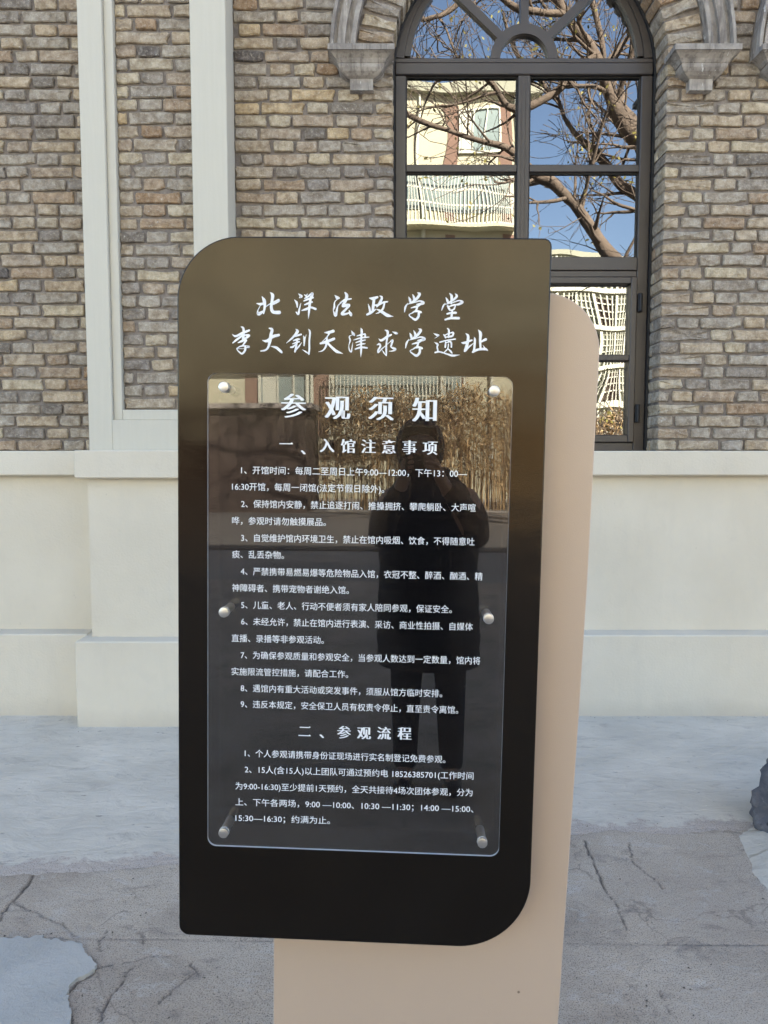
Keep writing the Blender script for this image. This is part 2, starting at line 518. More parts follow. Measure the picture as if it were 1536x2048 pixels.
TITLE=[
 ('北',[[(-3036,3065,14),(-2993,2989,64),(-2981,2879,50),(-3006,2741,31)],[(-3134,2933,21),(-3063,2920,50),(-2993,2941,43)],[(-3063,2899,9),(-3119,2795,20),(-3098,2733,68),(-3013,2782,35),(-2996,2741,14)],[(-2971,2866,17),(-2866,2935,20),(-2809,2943,64),(-2725,2985,64),(-2711,2999,54)],[(-2874,3149,11),(-2827,3087,65),(-2845,2949,50),(-2851,2853,60),(-2815,2773,64),(-2695,2765,71)]]),
 ('洋',[[(-2318,3126,14),(-2268,3079,60),(-2303,3051,17)],[(-2398,3009,11),(-2352,2954,45),(-2341,2865,20)],[(-2364,2775,20),(-2321,2741,48),(-2301,2831,31),(-2271,2948,9)],[(-2202,3107,17),(-2170,3086,34),(-2149,3121,17)],[(-2198,3038,23),(-2135,3073,31),(-2072,3128,37),(-2048,3129,51),(-2061,3053,45)],[(-2211,2990,26),(-2134,3025,43),(-2029,3056,28)],[(-2196,2917,26),(-2133,2942,40),(-2049,2971,31)],[(-2078,3067,45),(-2094,2957,51),(-2108,2819,45),(-2122,2647,7)],[(-2252,2804,20),(-2160,2835,48),(-2076,2867,37),(-1981,2837,45)]]),
 ('法',[[(-1609,3105,11),(-1559,3058,64),(-1524,3051,31)],[(-1531,3044,11),(-1607,2982,20),(-1616,2879,40),(-1633,2810,17),(-1590,2721,57),(-1570,2797,43),(-1543,2907,20),(-1481,2962,17)],[(-1409,3155,28),(-1375,3100,60),(-1398,3004,57),(-1446,2928,45)],[(-1502,2962,20),(-1405,3018,43),(-1290,3039,26)],[(-1445,2901,57),(-1333,2916,60),(-1388,2840,43),(-1464,2750,54),(-1380,2750,37),(-1304,2786,17)],[(-1325,2813,17),(-1292,2744,60),(-1286,2717,28)]]),
 ('政',[[(-929,3056,20),(-859,3048,64),(-780,3076,45)],[(-838,3050,43),(-850,2968,54),(-865,2804,48)],[(-955,2940,14),(-928,2858,40),(-914,2776,40)],[(-973,2741,40),(-903,2776,51),(-806,2843,20)],[(-843,2920,31),(-759,2925,37)],[(-727,3099,20),(-690,3065,45),(-732,2962,50),(-786,2893,26)],[(-759,2921,31),(-669,2973,40),(-580,2991,28)],[(-641,2970,35),(-664,2860,40),(-736,2788,26),(-802,2760,9)],[(-786,2845,14),(-687,2798,57),(-581,2731,64),(-466,2709,9)]]),
 ('学',[[(-170,3084,14),(-144,3030,48),(-133,2975,35)],[(-94,3132,14),(-65,3071,45),(-71,3030,31)],[(-5,3170,9),(40,3140,54),(-10,3058,50),(-92,2992,40),(-154,2961,21)],[(-184,2966,11),(-229,2892,37),(-245,2799,17)],[(-209,2940,11),(-57,2982,20),(54,3011,28),(113,2975,60),(55,2952,48),(-14,2946,17)],[(-117,2877,20),(-13,2905,40),(49,2929,26)],[(1,2901,37),(-25,2812,43)],[(-81,2795,23),(-12,2819,43),(70,2796,45)],[(31,2785,43),(28,2717,48),(-29,2654,48),(-113,2699,28),(-156,2745,17),(-80,2787,20)]]),
 ('学',[[(-135,2395,14),(-109,2340,48),(-98,2285,35)],[(-60,2444,14),(-30,2382,45),(-37,2341,31)],[(30,2482,9),(75,2452,54),(26,2369,50),(-57,2302,40),(-119,2271,21)],[(-150,2276,11),(-194,2202,37),(-211,2108,17)],[(-174,2250,11),(-22,2293,20),(89,2322,28),(149,2285,60),(91,2263,48),(21,2256,17)],[(-82,2186,20),(22,2215,40),(84,2239,26)],[(36,2211,37),(10,2121,43)],[(-46,2104,23),(24,2128,43),(105,2106,45)],[(66,2094,43),(64,2025,48),(6,1963,48),(-79,2007,28),(-121,2054,17),(-45,2096,20)]]),
 ('堂',[[(619,3162,14),(662,3105,51),(658,2969,37)],[(549,3080,14),(581,3023,48),(589,2975,26)],[(730,3153,17),(762,3106,45),(691,3037,40),(609,2989,26)],[(540,2974,9),(498,2906,31),(474,2837,11)],[(506,2947,11),(651,2975,17),(802,3025,26),(872,2995,48),(804,2956,43),(735,2946,23)],[(586,2924,31),(619,2866,43),(641,2839,26)],[(604,2907,20),(694,2935,34),(735,2939,28),(709,2860,31),(627,2835,20)],[(580,2770,31),(656,2788,43),(750,2792,45)],[(679,2839,40),(665,2689,43)],[(548,2660,34),(658,2689,45),(808,2690,51)]]),
 ('李',[[(-3450,2482,15),(-3407,2458,43),(-3394,2386,51),(-3406,2266,51),(-3418,2224,22)],[(-3624,2336,7),(-3553,2298,42),(-3413,2362,49),(-3288,2412,42)],[(-3608,2168,24),(-3535,2229,42),(-3419,2314,37)],[(-3400,2321,27),(-3290,2313,49),(-3369,2253,42)],[(-3504,2172,20),(-3424,2206,47),(-3351,2237,27)],[(-3345,2219,42),(-3412,2120,29)],[(-3534,2061,12),(-3449,2104,29),(-3326,2111,17),(-3295,2094,47),(-3338,2078,20)],[(-3363,2105,39),(-3366,2027,44),(-3426,1960,37),(-3497,2004,24),(-3528,2051,15),(-3473,2056,10),(-3387,2057,7)]]),
 ('大',[[(-2887,2458,27),(-2835,2431,55),(-2855,2333,61),(-2873,2225,61),(-2909,2092,43),(-2964,2034,34),(-3056,2016,20)],[(-3022,2223,15),(-2934,2212,55),(-2825,2295,61),(-2703,2328,51)],[(-2863,2111,5),(-2750,2085,51),(-2658,2011,51),(-2637,1985,20)]]),
 ('钊',[[(-2364,2445,15),(-2337,2398,61),(-2428,2283,39),(-2555,2172,7)],[(-2379,2308,27),(-2324,2329,37),(-2264,2345,37)],[(-2409,2224,24),(-2336,2249,42),(-2290,2253,27)],[(-2427,2164,17),(-2335,2195,34),(-2289,2205,22)],[(-2336,2255,31),(-2359,2099,39),(-2380,2009,32)],[(-2466,2095,27),(-2420,2104,39),(-2366,2158,17)],[(-2377,2033,32),(-2310,2105,29),(-2247,2190,6)],[(-2215,2316,15),(-2196,2256,43),(-2201,2130,24)],[(-2189,2232,22),(-2160,2346,5)],[(-2118,2450,10),(-2087,2389,37),(-2098,2221,34),(-2096,2078,37),(-2104,1964,27)],[(-2234,2050,7),(-2163,2011,27),(-2099,1970,24)]]),
 ('天',[[(-1798,2386,15),(-1722,2390,55),(-1632,2415,59)],[(-1710,2369,37),(-1752,2303,20),(-1866,2191,6)],[(-1878,2176,37),(-1769,2207,59),(-1612,2269,49)],[(-1746,2321,20),(-1757,2225,42),(-1774,2117,39),(-1834,2039,27),(-1922,2013,5)],[(-1738,2184,42),(-1646,2095,49),(-1560,2027,56),(-1438,1985,10)]]),
 ('津',[[(-1274,2424,12),(-1237,2368,55),(-1212,2341,27)],[(-1261,2344,7),(-1315,2314,22),(-1296,2242,32),(-1321,2147,12),(-1311,2063,24),(-1274,2022,29),(-1257,2112,18),(-1243,2207,5)],[(-1093,2483,7),(-1073,2424,47),(-1082,2233,39),(-1079,2054,37),(-1085,1922,5)],[(-1161,2330,20),(-1091,2348,29),(-1013,2365,32),(-1003,2320,34)],[(-1229,2249,12),(-1090,2290,34),(-931,2309,20)],[(-1183,2202,17),(-1089,2233,34),(-1002,2252,20)],[(-1170,2146,17),(-1088,2173,32),(-1006,2180,22)],[(-1194,2074,27),(-1087,2108,39),(-964,2101,34)]]),
 ('求',[[(-615,2446,20),(-566,2417,49),(-570,2322,39),(-586,2203,32),(-588,2072,37),(-582,1955,20)],[(-741,2282,7),(-684,2249,47),(-570,2324,47),(-496,2359,32)],[(-478,2418,6),(-403,2389,49),(-378,2384,24)],[(-767,2159,17),(-725,2177,42),(-703,2136,34),(-741,2070,37),(-747,2013,24),(-675,2083,22),(-592,2155,12),(-508,2228,12)],[(-675,2071,6),(-625,2000,24),(-588,1962,22)],[(-514,2225,12),(-470,2249,42),(-483,2180,37),(-494,2123,27),(-415,2083,51),(-457,2049,24),(-529,2041,10)]]),
 ('遗',[[(328,2394,6),(395,2363,42),(431,2357,20),(351,2299,5)],[(346,2225,7),(407,2185,44),(402,2131,31),(416,2060,29),(375,2021,17)],[(369,2027,32),(453,2042,29),(586,2005,29),(707,1973,44),(841,1989,7)],[(596,2489,22),(623,2454,37),(620,2324,34)],[(515,2379,10),(548,2346,37),(561,2311,24)],[(530,2356,12),(625,2397,24),(706,2413,37),(686,2346,39),(572,2325,17)],[(454,2227,27),(592,2264,24),(750,2289,29)],[(566,2228,27),(561,2133,34)],[(575,2214,15),(628,2238,29),(672,2223,34),(681,2134,29)],[(620,2193,22),(613,2110,22),(572,2062,22),(525,2017,10)],[(620,2098,22),(669,2051,37),(696,2018,20)]]),
 ('址',[[(954,2396,15),(997,2351,51),(991,2233,55),(954,2090,55),(939,2060,37)],[(866,2225,10),(929,2220,47),(1071,2272,34)],[(956,2078,47),(1009,2132,34),(1109,2216,10)],[(1118,2331,10),(1131,2270,44),(1123,2116,43),(1107,2050,42)],[(1095,2046,37),(1196,2093,44),(1327,2106,51),(1382,2081,20)],[(1192,2470,10),(1235,2401,61),(1233,2259,47),(1243,2135,39)],[(1252,2245,34),(1340,2290,51)],[(1287,2183,5),(1329,2120,24)]]),
]
HEAD=[('参', -0.2344, 0.093, 0.0483),('观', -0.1493, 0.0914, 0.0483),('须', -0.0655, 0.0908, 0.0483),('知', 0.0179, 0.0892, 0.0483),('一', -0.2484, 0.0198, 0.028),('、', -0.2133, 0.0127, 0.028),('入', -0.1687, 0.0183, 0.028),('馆', -0.128, 0.0175, 0.028),('注', -0.0884, 0.0177, 0.028),('意', -0.0489, 0.0174, 0.028),('事', -0.0094, 0.0172, 0.028),('项', 0.03, 0.0169, 0.028),('二', -0.2069, -0.5493, 0.027),('、', -0.171, -0.5502, 0.027),('参', -0.1281, -0.5488, 0.027),('观', -0.0883, -0.549, 0.027),('流', -0.0486, -0.5482, 0.027),('程', -0.008, -0.5474, 0.027)]
LINES=[
 ('1、开馆时间：每周二至周日上午9:00—12:00，下午13：00—', -0.336, -0.0321, 0.1022, -0.0311),
 ('16:30开馆，每周一闭馆(法定节假日除外)。', -0.3538, -0.0644, -0.0568, -0.064),
 ('2、保持馆内安静，禁止追逐打闹、推搡拥挤、攀爬躺卧、大声喧', -0.3358, -0.0978, 0.1206, -0.0967),
 ('哗，参观时请勿触摸展品。', -0.3536, -0.1313, -0.1693, -0.1305),
 ('3、自觉维护馆内环境卫生，禁止在馆内吸烟、饮食，不得随意吐', -0.3356, -0.1645, 0.1201, -0.1625),
 ('痰、乱丢杂物。', -0.3535, -0.1977, -0.2509, -0.1972),
 ('4、严禁携带易燃易爆等危险物品入馆，衣冠不整、醉酒、酗酒、精', -0.3362, -0.2307, 0.1373, -0.2302),
 ('神障碍者、携带宠物者谢绝入馆。', -0.3533, -0.2641, -0.1225, -0.2634),
 ('5、儿童、老人、行动不便者须有家人陪同参观，保证安全。', -0.3351, -0.2977, 0.0794, -0.2962),
 ('6、未经允许，禁止在馆内进行表演、采访、商业性拍摄、自媒体', -0.335, -0.3305, 0.121, -0.3298),
 ('直播、录播等非参观活动。', -0.354, -0.3649, -0.1706, -0.364),
 ('7、为确保参观质量和参观安全，当参观人数达到一定数量，馆内将', -0.3357, -0.3983, 0.1374, -0.3967),
 ('实施限流管控措施，请配合工作。', -0.3539, -0.432, -0.1215, -0.4312),
 ('8、遇馆内有重大活动或突发事件，须服从馆方临时安排。', -0.3355, -0.4651, 0.0646, -0.4645),
 ('9、违反本规定，安全保卫人员有权责令停止，直至责令离馆。', -0.3354, -0.4976, 0.0967, -0.4966),
 ('1、个人参观请携带身份证现场进行实名制登记免费参观。', -0.3268, -0.598, 0.074, -0.5975),
 ('2、15人(含15人)以上团队可通过预约电 18526385701(工作时间', -0.3267, -0.6313, 0.1302, -0.6294),
 ('为9:00-16:30)至少提前1天预约，全天共接待4场次团体参观，分为', -0.3455, -0.6664, 0.1292, -0.6634),
 ('上、下午各两场，9:00 —10:00、10:30 —11:30；14:00 —15:00、', -0.3454, -0.6994, 0.1319, -0.697),
 ('15:30—16:30；约满为止。', -0.3453, -0.7326, -0.154, -0.7312),
]
CRACKS=[
  (7, [(-1.264, 2.584), (-1.259, 2.491), (-1.264, 2.44)]) ,
  (5, [(-1.264, 2.44), (-1.257, 2.383), (-1.246, 2.33)]) ,
  (3, [(-1.264, 2.44), (-1.201, 2.404), (-1.106, 2.343)]) ,
  (4, [(-0.755, 2.071), (-0.758, 2.029), (-0.762, 1.98), (-0.755, 1.915), (-0.751, 1.879)]) ,
  (3, [(-0.751, 2.136), (-0.753, 2.097), (-0.755, 2.071)]) ,
  (3, [(-0.882, 2.278), (-0.891, 2.229), (-0.866, 2.181)]) ,
  (3, [(-0.919, 2.04), (-0.91, 1.961), (-0.914, 1.933)]) ,
  (2, [(-0.614, 1.951), (-0.592, 2.019), (-0.554, 2.092)]) ,
  (3, [(-0.572, 2.136), (-0.536, 2.081)]) ,
  (5, [(0.775, 2.839), (0.774, 2.742), (0.776, 2.662), (0.772, 2.506)]) ,
  (2, [(0.772, 2.506), (0.782, 2.429), (0.77, 2.289)]) ,
  (3, [(0.956, 2.827), (0.941, 2.742), (0.93, 2.674), (0.941, 2.619)]) ,
  (2, [(0.941, 2.619), (0.962, 2.577), (0.976, 2.506)]) ,
  (2, [(0.769, 2.05), (0.773, 1.998), (0.776, 1.9)]) ,
  (3, [(-0.779, 2.266), (-0.747, 2.217)]) ,
  (2, [(-0.796, 1.942), (-0.751, 1.915)]) ,
]
SCARS= [[(-1.189, 2.397), (-1.103, 2.336), (-1.019, 2.291), (-0.951, 2.241)], [(-0.741, 2.029), (-0.683, 1.995), (-0.632, 1.966)], [(-0.805, 2.193), (-0.763, 2.17), (-0.785, 2.125), (-0.755, 2.081)], [(0.9, 2.73), (0.929, 2.707)]]
PATCH= [(-1.24, 2.226), (-1.117, 2.229), (-1.038, 2.226), (-0.969, 2.211), (-0.903, 2.17), (-0.884, 2.13), (-0.854, 2.103), (-0.849, 2.071), (-0.876, 2.04), (-0.882, 2.009), (-0.894, 1.98), (-0.874, 1.947), (-0.849, 1.924), (-0.829, 1.882)]
COLLAR= [(1.425, 2.852), (1.359, 2.719), (1.327, 2.587), (1.328, 2.486)]
EDGE= [(-1.37, 2.573), (-1.265, 2.595), (-1.072, 2.608), (-0.77, 2.658), (0.528, 2.852), (0.746, 2.877), (0.932, 2.916), (1.166, 2.877), (1.326, 2.916), (1.548, 2.916)]


# the old pavement: one dense sheet whose cracks, joints and pits are sunk into it
def seg_dist(X, Y, pl):
    d = np.full(X.shape, 9.0)
    for (ax, ay), (bx, by) in zip(pl[:-1], pl[1:]):
        dx, dy = bx - ax, by - ay
        t = np.clip(((X - ax) * dx + (Y - ay) * dy) / (dx * dx + dy * dy + 1e-12), 0, 1)
        d = np.minimum(d, np.hypot(X - ax - t * dx, Y - ay - t * dy))
    return d


def fnoise(X, Y, seed, scale):
    rs = np.random.RandomState(seed)
    out = np.zeros(X.shape)
    for k in range(5):
        f = scale * 1.9 ** k
        for _ in range(3):
            a = rs.rand() * 6.28; ph = rs.rand() * 6.28
            out += np.sin((X * math.cos(a) + Y * math.sin(a)) * f + ph + 1.3 * np.sin((X * math.sin(a) - Y * math.cos(a)) * f * 0.7 + ph * 2)) / 1.7 ** k
    return out / 4


def dense_sheet(x0, x1, y0, y1, st):
    nx, ny = int((x1 - x0) / st) + 1, int((y1 - y0) / st) + 1
    xs, ys = np.linspace(x0, x1, nx), np.linspace(y0, y1, ny)
    X, Y = np.meshgrid(xs, ys)
    idx = np.arange(nx * ny).reshape(ny, nx)
    F = np.stack([idx[:-1, :-1], idx[:-1, 1:], idx[1:, 1:], idx[1:, :-1]], -1).reshape(-1, 4)
    return X, Y, F


X, Y, F = dense_sheet(-1.75, 1.75, 1.6, 3.0, 0.0065)
wob = fnoise(X, Y, 3, 45) * 0.009 + fnoise(X, Y, 13, 9) * 0.010
wob2 = fnoise(Y + 5, X, 4, 45) * 0.009 + fnoise(X, Y, 14, 9) * 0.010
crack = np.zeros(X.shape)
for w, pl in CRACKS + [(5, PATCH), (2, [(-0.854, 2.103), (-0.80, 2.12), (-0.751, 2.136), (-0.70, 2.16), (-0.62, 2.17)]), (2, [(-1.106, 2.343), (-1.02, 2.30), (-0.95, 2.24)]), (2, [(-1.257, 2.383), (-1.30, 2.30), (-1.33, 2.24)])]:
    d = seg_dist(X + wob, Y + wob2, pl)
    crack = np.maximum(crack, np.clip(1.25 - d / (w * 0.0007 + 0.0012), 0, 1) * min(1, 0.45 + w * 0.1))
joint = seg_dist(X + wob * 0.08, Y + wob2 * 0.08, [(-2.4, 2.245), (-0.9, 2.234), (0.67, 2.21), (2.4, 2.19)])
jf = np.clip(1.2 - joint / 0.0045, 0, 1) * (0.55 + 0.35 * np.clip(fnoise(X, Y, 9, 5), -1, 1))
# pits in the slab
scar = np.zeros(X.shape)
for pl in SCARS:
    d = seg_dist(X + wob * 1.6, Y + wob2 * 1.6, pl)
    scar = np.maximum(scar, np.clip(1.3 - d / (0.002 + 0.009 * np.clip(fnoise(X, Y, 21, 40), 0, 1)), 0, 1) * 0.6 * np.clip(fnoise(X, Y, 23, 30) * 1.5 + .4, 0, 1))
pit = np.zeros(X.shape)
for (px, py, pr) in [(0.893, 2.03, 0.030), (0.91, 2.715, 0.022), (-1.25, 2.40, 0.03)]:
    pit = np.maximum(pit, np.clip(1.2 - np.hypot(X - px + wob, (Y - py + wob2) * 1.5) / pr, 0, 1))
Z = fnoise(X, Y, 7, 6) * 0.0012 - crack * 0.008 - np.clip(jf, 0, 1) * 0.005 - scar * 0.0015 - pit * 0.010
vv = np.stack([X, Y, Z], -1).reshape(-1, 3)
me = bpy.data.meshes.new('pavement')
me.vertices.add(len(vv)); me.vertices.foreach_set('co', vv.ravel())
me.loops.add(F.size); me.loops.foreach_set('vertex_index', F.ravel().astype(np.int32))
me.polygons.add(len(F)); me.polygons.foreach_set('loop_start', np.arange(0, F.size, 4, dtype=np.int32))
me.update(calc_edges=True)
for nm, arr in (('crack', np.maximum(crack, np.clip(jf, 0, 1) * 0.7)), ('scar', scar)):
    a_ = me.attributes.new(nm, 'FLOAT', 'POINT'); a_.data.foreach_set('value', arr.ravel().astype(np.float32))
me.materials.append(M['concrete'])
me.polygons.foreach_set('use_smooth', [True] * len(me.polygons))
tag(link('pavement', me), 'old cracked grey concrete pavement in front of the cement apron', kind='structure')
mb = MB()   # the same slab beyond the dense part
for (x0, x1, y0, y1) in ((-9, -1.75, -6, 3.0), (1.75, 9, -6, 3.0), (-1.75, 1.75, -6, 1.6)):
    mb.add([(x0, y0, 0), (x1, y0, 0), (x1, y1, 0), (x0, y1, 0)], [(0, 1, 2, 3)])
tag(mb.build('pavement', M['concrete']), 'old concrete pavement stretching behind the viewer', kind='structure')


def ragged(pl, step=0.012, amp=0.005, seed=1):
    rs = random.Random(seed); out = []
    for (ax, ay), (bx, by) in zip(pl[:-1], pl[1:]):
        k = max(1, int(math.hypot(bx - ax, by - ay) / step))
        for i in range(k):
            t = i / k
            nz = noise.noise(Vector((ax + t * (bx - ax), ay + t * (by - ay), seed)) * 18) * amp * 2
            out.append((ax + t * (bx - ax) + rs.uniform(-amp, amp) * 0.4 + nz, ay + t * (by - ay) + rs.uniform(-amp, amp) + nz))
    out.append(pl[-1]); return out


# smooth cement apron laid between the pavement and the wall, with a ragged trowelled lip
edge = ragged([(-9, 2.45), (-2.2, 2.52)] + EDGE + [(2.2, 2.95), (9, 3.0)], 0.02, 0.006, 5)
mb = MB()
k = len(edge)
rows = [(0.0, 0.0012, 1.0), (0.03, 0.004, 0.8), (0.08, 0.006, 0.45), (0.17, 0.008, 0.1), (0.26, 0.009, -1.0)]
vs, fe = [], []
for d_, z_, f_ in rows:
    vs += [(x, y + d_, z_) for x, y in edge]; fe += [f_] * k
vs += [(x, 4.5, 0.011) for x, y in edge]; fe += [-1.5] * k
mb.add(vs, [(r_ * k + i, r_ * k + i + 1, (r_ + 1) * k + i + 1, (r_ + 1) * k + i) for r_ in range(len(rows)) for i in range(k - 1)])
ap = mb.build('cement_apron', M['apron'], smooth=True)
a_ = ap.data.attributes.new('feather', 'FLOAT', 'POINT'); a_.data.foreach_set('value', fe)
tag(ap, 'smooth pale blue-grey cement apron along the foot of the wall', kind='structure')

pe = ragged([(-2.6, 2.222)] + PATCH + [(-0.80, 1.80), (-0.86, 1.6), (-0.82, 1.3)], 0.009, 0.008, 8)
mb = MB()
poly = pe + [(-2.6, 1.3)]
mb.prism(poly, -0.004, 0.010, plane='xy')
tag(mb.build('cement_patch', M['patch']), 'smooth light blue-grey cement patch with a jagged edge on the cracked pavement', kind='structure')

# added dark strip, its colour standing in for shaded ground before the hedge
mb = MB(); mb.box(-60, 60, -17.4, -9.0, -0.018, 0.003)
tag(mb.build('shade_strip', M['painted_shade']), 'dark strip of ground added across the yard in place of shade', kind='structure')

# grit and flaked paint along the foot of the wall
M['crumb'] = simple('flaked_paint', srgb(215, 211, 202), 0.8)
M['grit'] = simple('dark_grit', srgb(84, 78, 72), 0.9)
for nm, mt, cnt, lab in (('paint_flakes', 'crumb', 420, 'flakes of pale paint along the foot of the wall'), ('grit', 'grit', 700, 'dark grit and crumbs scattered over the cement')):
    b_ = MB(); rr = random.Random(cnt)
    for _ in range(cnt):
        x = rr.uniform(-2.2, 2.4)
        yw = 4.045 if PX0_ - .05 < x < PX1_ + .05 else 4.22
        d_ = abs(rr.gauss(0, .012 if mt == 'crumb' else .03)) if rr.random() < .72 else rr.uniform(0, 1.3)
        y = yw - .004 - d_
        if mt == 'grit' and rr.random() < .35: y = rr.uniform(1.8, 2.6)
        s_ = rr.uniform(.0015, .0045) * (1.0 if d_ < .1 else .8)
        zb = 0.0085 if y > 3.1 else (0.006 if y > 2.9 else 0.002)
        a = rr.uniform(0, 3)
        pts_ = [(x + s_ * rr.uniform(.6, 1.6) * math.cos(a + k_ * 1.57), y + s_ * rr.uniform(.6, 1.2) * math.sin(a + k_ * 1.57)) for k_ in range(4)]
        b_.add([(p[0], p[1], zb) for p in pts_] + [(x, y, zb + s_ * rr.uniform(.5, 1.1))], [(0, 1, 4), (1, 2, 4), (2, 3, 4), (3, 0, 4)])
    tag(b_.build(nm, M[mt]), lab, kind='stuff')

# ---------------------------------------------------------------- facade dimensions (metres, survey of the front)
YB = 4.40                       # brick face
CX, RAD, ZS = 0.824, 0.771, 3.735       # window axis, opening radius, springing height
PITCH_W = 2.372                 # distance between window axes
CENTRES = [CX, CX + PITCH_W]
ZSILL = 1.53
ZTOP = 5.12
PX0, PX1 = -1.645, -0.850       # pilaster
XL, XR = -3.6, 4.05
GOLD = 0.0705

building = empty('brick_building', (0, 4.4, 0))
tag(building, 'grey brick building with arched brown-framed window and cream rendered base', 'building')
OFF = Vector((0, -4.4, 0))


def bpart(o):
    """children of the building are modelled in world coordinates"""
    o.parent = building
    o.matrix_parent_inverse = Matrix.Translation(OFF)
    return o


def bld(mb_, name, mats, smooth=False):
    return bpart(mb_.build(name, mats, smooth=smooth))


# mortar bed with arched openings
mb = MB()
ym = YB + 0.016
def rect(x0, x1, z0, z1, y=ym): mb.add([(x0, y, z0), (x1, y, z0), (x1, y, z1), (x0, y, z1)], [(0, 1, 2, 3)])
xs = [XL]
for cx in CENTRES: xs += [cx - RAD - 0.010, cx + RAD + 0.010]
xs.append(XR)
for i in range(0, len(xs), 2): rect(xs[i], xs[i + 1], 1.40, ZTOP)
ro = RAD + 0.010
for cx in CENTRES:
    n = 40
    vs = []
    for i in range(n + 1):
        a = math.pi * i / n
        vs += [(cx + ro * math.cos(a), ym, ZS + ro * math.sin(a)), (cx + ro * math.cos(a), ym, ZTOP)]
    mb.add(vs, [(2 * i, 2 * i + 2, 2 * i + 3, 2 * i + 1) for i in range(n)])
    # jambs and soffit of the opening
    out = [(cx + ro, 1.40), (cx + ro, ZS)] + [(cx + ro * math.cos(math.pi * i / n), ZS + ro * math.sin(math.pi * i / n)) for i in range(1, n)] + [(cx - ro, ZS), (cx - ro, 1.40)]
    vs = [(x, y, z) for x, z in out for y in (ym, YB + 0.30)]
    mb.add(vs, [(2 * i, 2 * i + 1, 2 * i + 3, 2 * i + 2) for i in range(len(out) - 1)])
    mb.add([(cx - ro, ym, 1.500), (cx + ro, ym, 1.500), (cx + ro, YB + 0.3, 1.500), (cx - ro, YB + 0.3, 1.500)], [(0, 1, 2, 3)])
bed = bld(mb, 'brick_wall', M['mortar'])


# brick meshes -----------------------------------------------------
def brick_mb(L, H, D, seed, taper=0.0):
    rs = random.Random(seed)
    hl, hh = L / 2, H / 2
    base = [(-hl, -hh * .72), (-hl, hh * .75), (-hl + .005, hh), (-hl * .35, hh), (hl * .35, hh), (hl - .005, hh),
            (hl, hh * .72), (hl, -hh * .75), (hl - .005, -hh), (hl * .3, -hh), (-hl * .4, -hh), (-hl + .005, -hh)]
    chip = rs.choice(range(24))
    o = []
    for i, (x, z) in enumerate(base):
        j = 0.0046
        x += rs.uniform(-j, j) * 0.8; z += rs.uniform(-j, j) * 0.8
        if i == chip: x *= 0.93; z *= 0.72
        o.append((x, z))
    n = len(o)
    f = lambda x: 1 + taper * x / hl
    inset = 0.005
    front = []
    for x, z in o:
        q = Vector((x, z)); s_ = Vector((-math.copysign(1, x) * inset * (1 if abs(x) > hl * .7 else 0.2), -math.copysign(1, z) * inset * rs.uniform(.6, 1.4)))
        q += s_
        front.append((q.x, rs.uniform(-0.0022, 0.0022), q.y * f(x)))
    ring = [(x, 0.0065, z * f(x)) for x, z in o]
    back = [(x, D, z * f(x)) for x, z in o]
    mb_ = MB()
    c0 = (rs.uniform(-.3, .3) * hl, rs.uniform(-0.003, 0.001), 0)
    vs = front + ring + back + [c0]
    fs = [(i, (i + 1) % n, 3 * n) for i in range(n)] + [(i, n + i, n + (i + 1) % n, (i + 1) % n) for i in range(n)] + [(n + i, 2 * n + i, 2 * n + (i + 1) % n, n + (i + 1) % n) for i in range(n)]
    mb_.add(vs, fs)
    return mb_


SL, HL, BH = 0.238, 0.116, 0.0580
VAR = {'s': [brick_mb(SL, BH, 0.05, 100 + i) for i in range(14)],
       'h': [brick_mb(HL, BH, 0.05, 200 + i) for i in range(12)],
       'sq': [brick_mb(0.06, BH, 0.05, 300 + i) for i in range(6)],
       'v': [brick_mb(0.205, 0.0615, 0.05, 400 + i, 0.09) for i in range(10)]}
NOM = {'s': SL, 'h': HL, 'sq': 0.06, 'v': 0.205}
VMESH = {}
for k_, lst in VAR.items():
    VMESH[k_] = [b.mesh('brick', M['brick']) for b in lst]
brick_list = []    # (kind, variant, Matrix, px_estimate)


def screen(p):
    v = Vector(p) - Vector((0, 0, CAM_H))
    a = R(4.23)
    fw = v.y * math.cos(a) - v.z * math.sin(a); up = v.y * math.sin(a) + v.z * math.cos(a)
    if fw <= 0: return None
    return (768 + 1500 * v.x / fw, 1024 - 1500 * up / fw, fw)


def add_brick(x0, x1, zc, y=YB, depth=0.05, vert=BH, rot=None, proud=None):
    L = x1 - x0
    kind = 's' if L > 0.17 else ('h' if L > 0.075 else 'sq')
    vi = rng.randrange(len(VAR[kind]))
    sy = depth / 0.05
    dy = rng.uniform(-0.005, 0.004) if proud is None else proud
    mat = Matrix.Translation((0.5 * (x0 + x1), y + dy, zc + rng.uniform(-0.0015, 0.0015)))
    mat = mat @ Matrix.Rotation(rng.uniform(-0.008, 0.008), 4, 'Y')
    mat = mat @ Matrix.Diagonal((L / NOM[kind], sy, vert / BH * rng.uniform(0.95, 1.05), 1))
    if rng.random() < 0.5:
        mat = mat @ Matrix.Diagonal((-1, 1, 1, 1)) if False else mat @ Matrix.Rotation(0, 4, 'Y')
    s_ = screen((0.5 * (x0 + x1), y, zc))
    pr = 0
    if s_:
        u, v, d = s_
        half = L / 2 * 1500 / d
        vis = max(0, min(1536, u + half) - max(0, u - half))
        hidden = (350 < u - half * .3 and u + half * .3 < 1098 and v > 480) or (u + half < 1198 and u > 1000 and v > 640)
        if -12 < v < 2050 and not hidden: pr = vis * BH * 1500 / d
    brick_list.append((kind, vi, mat, pr))


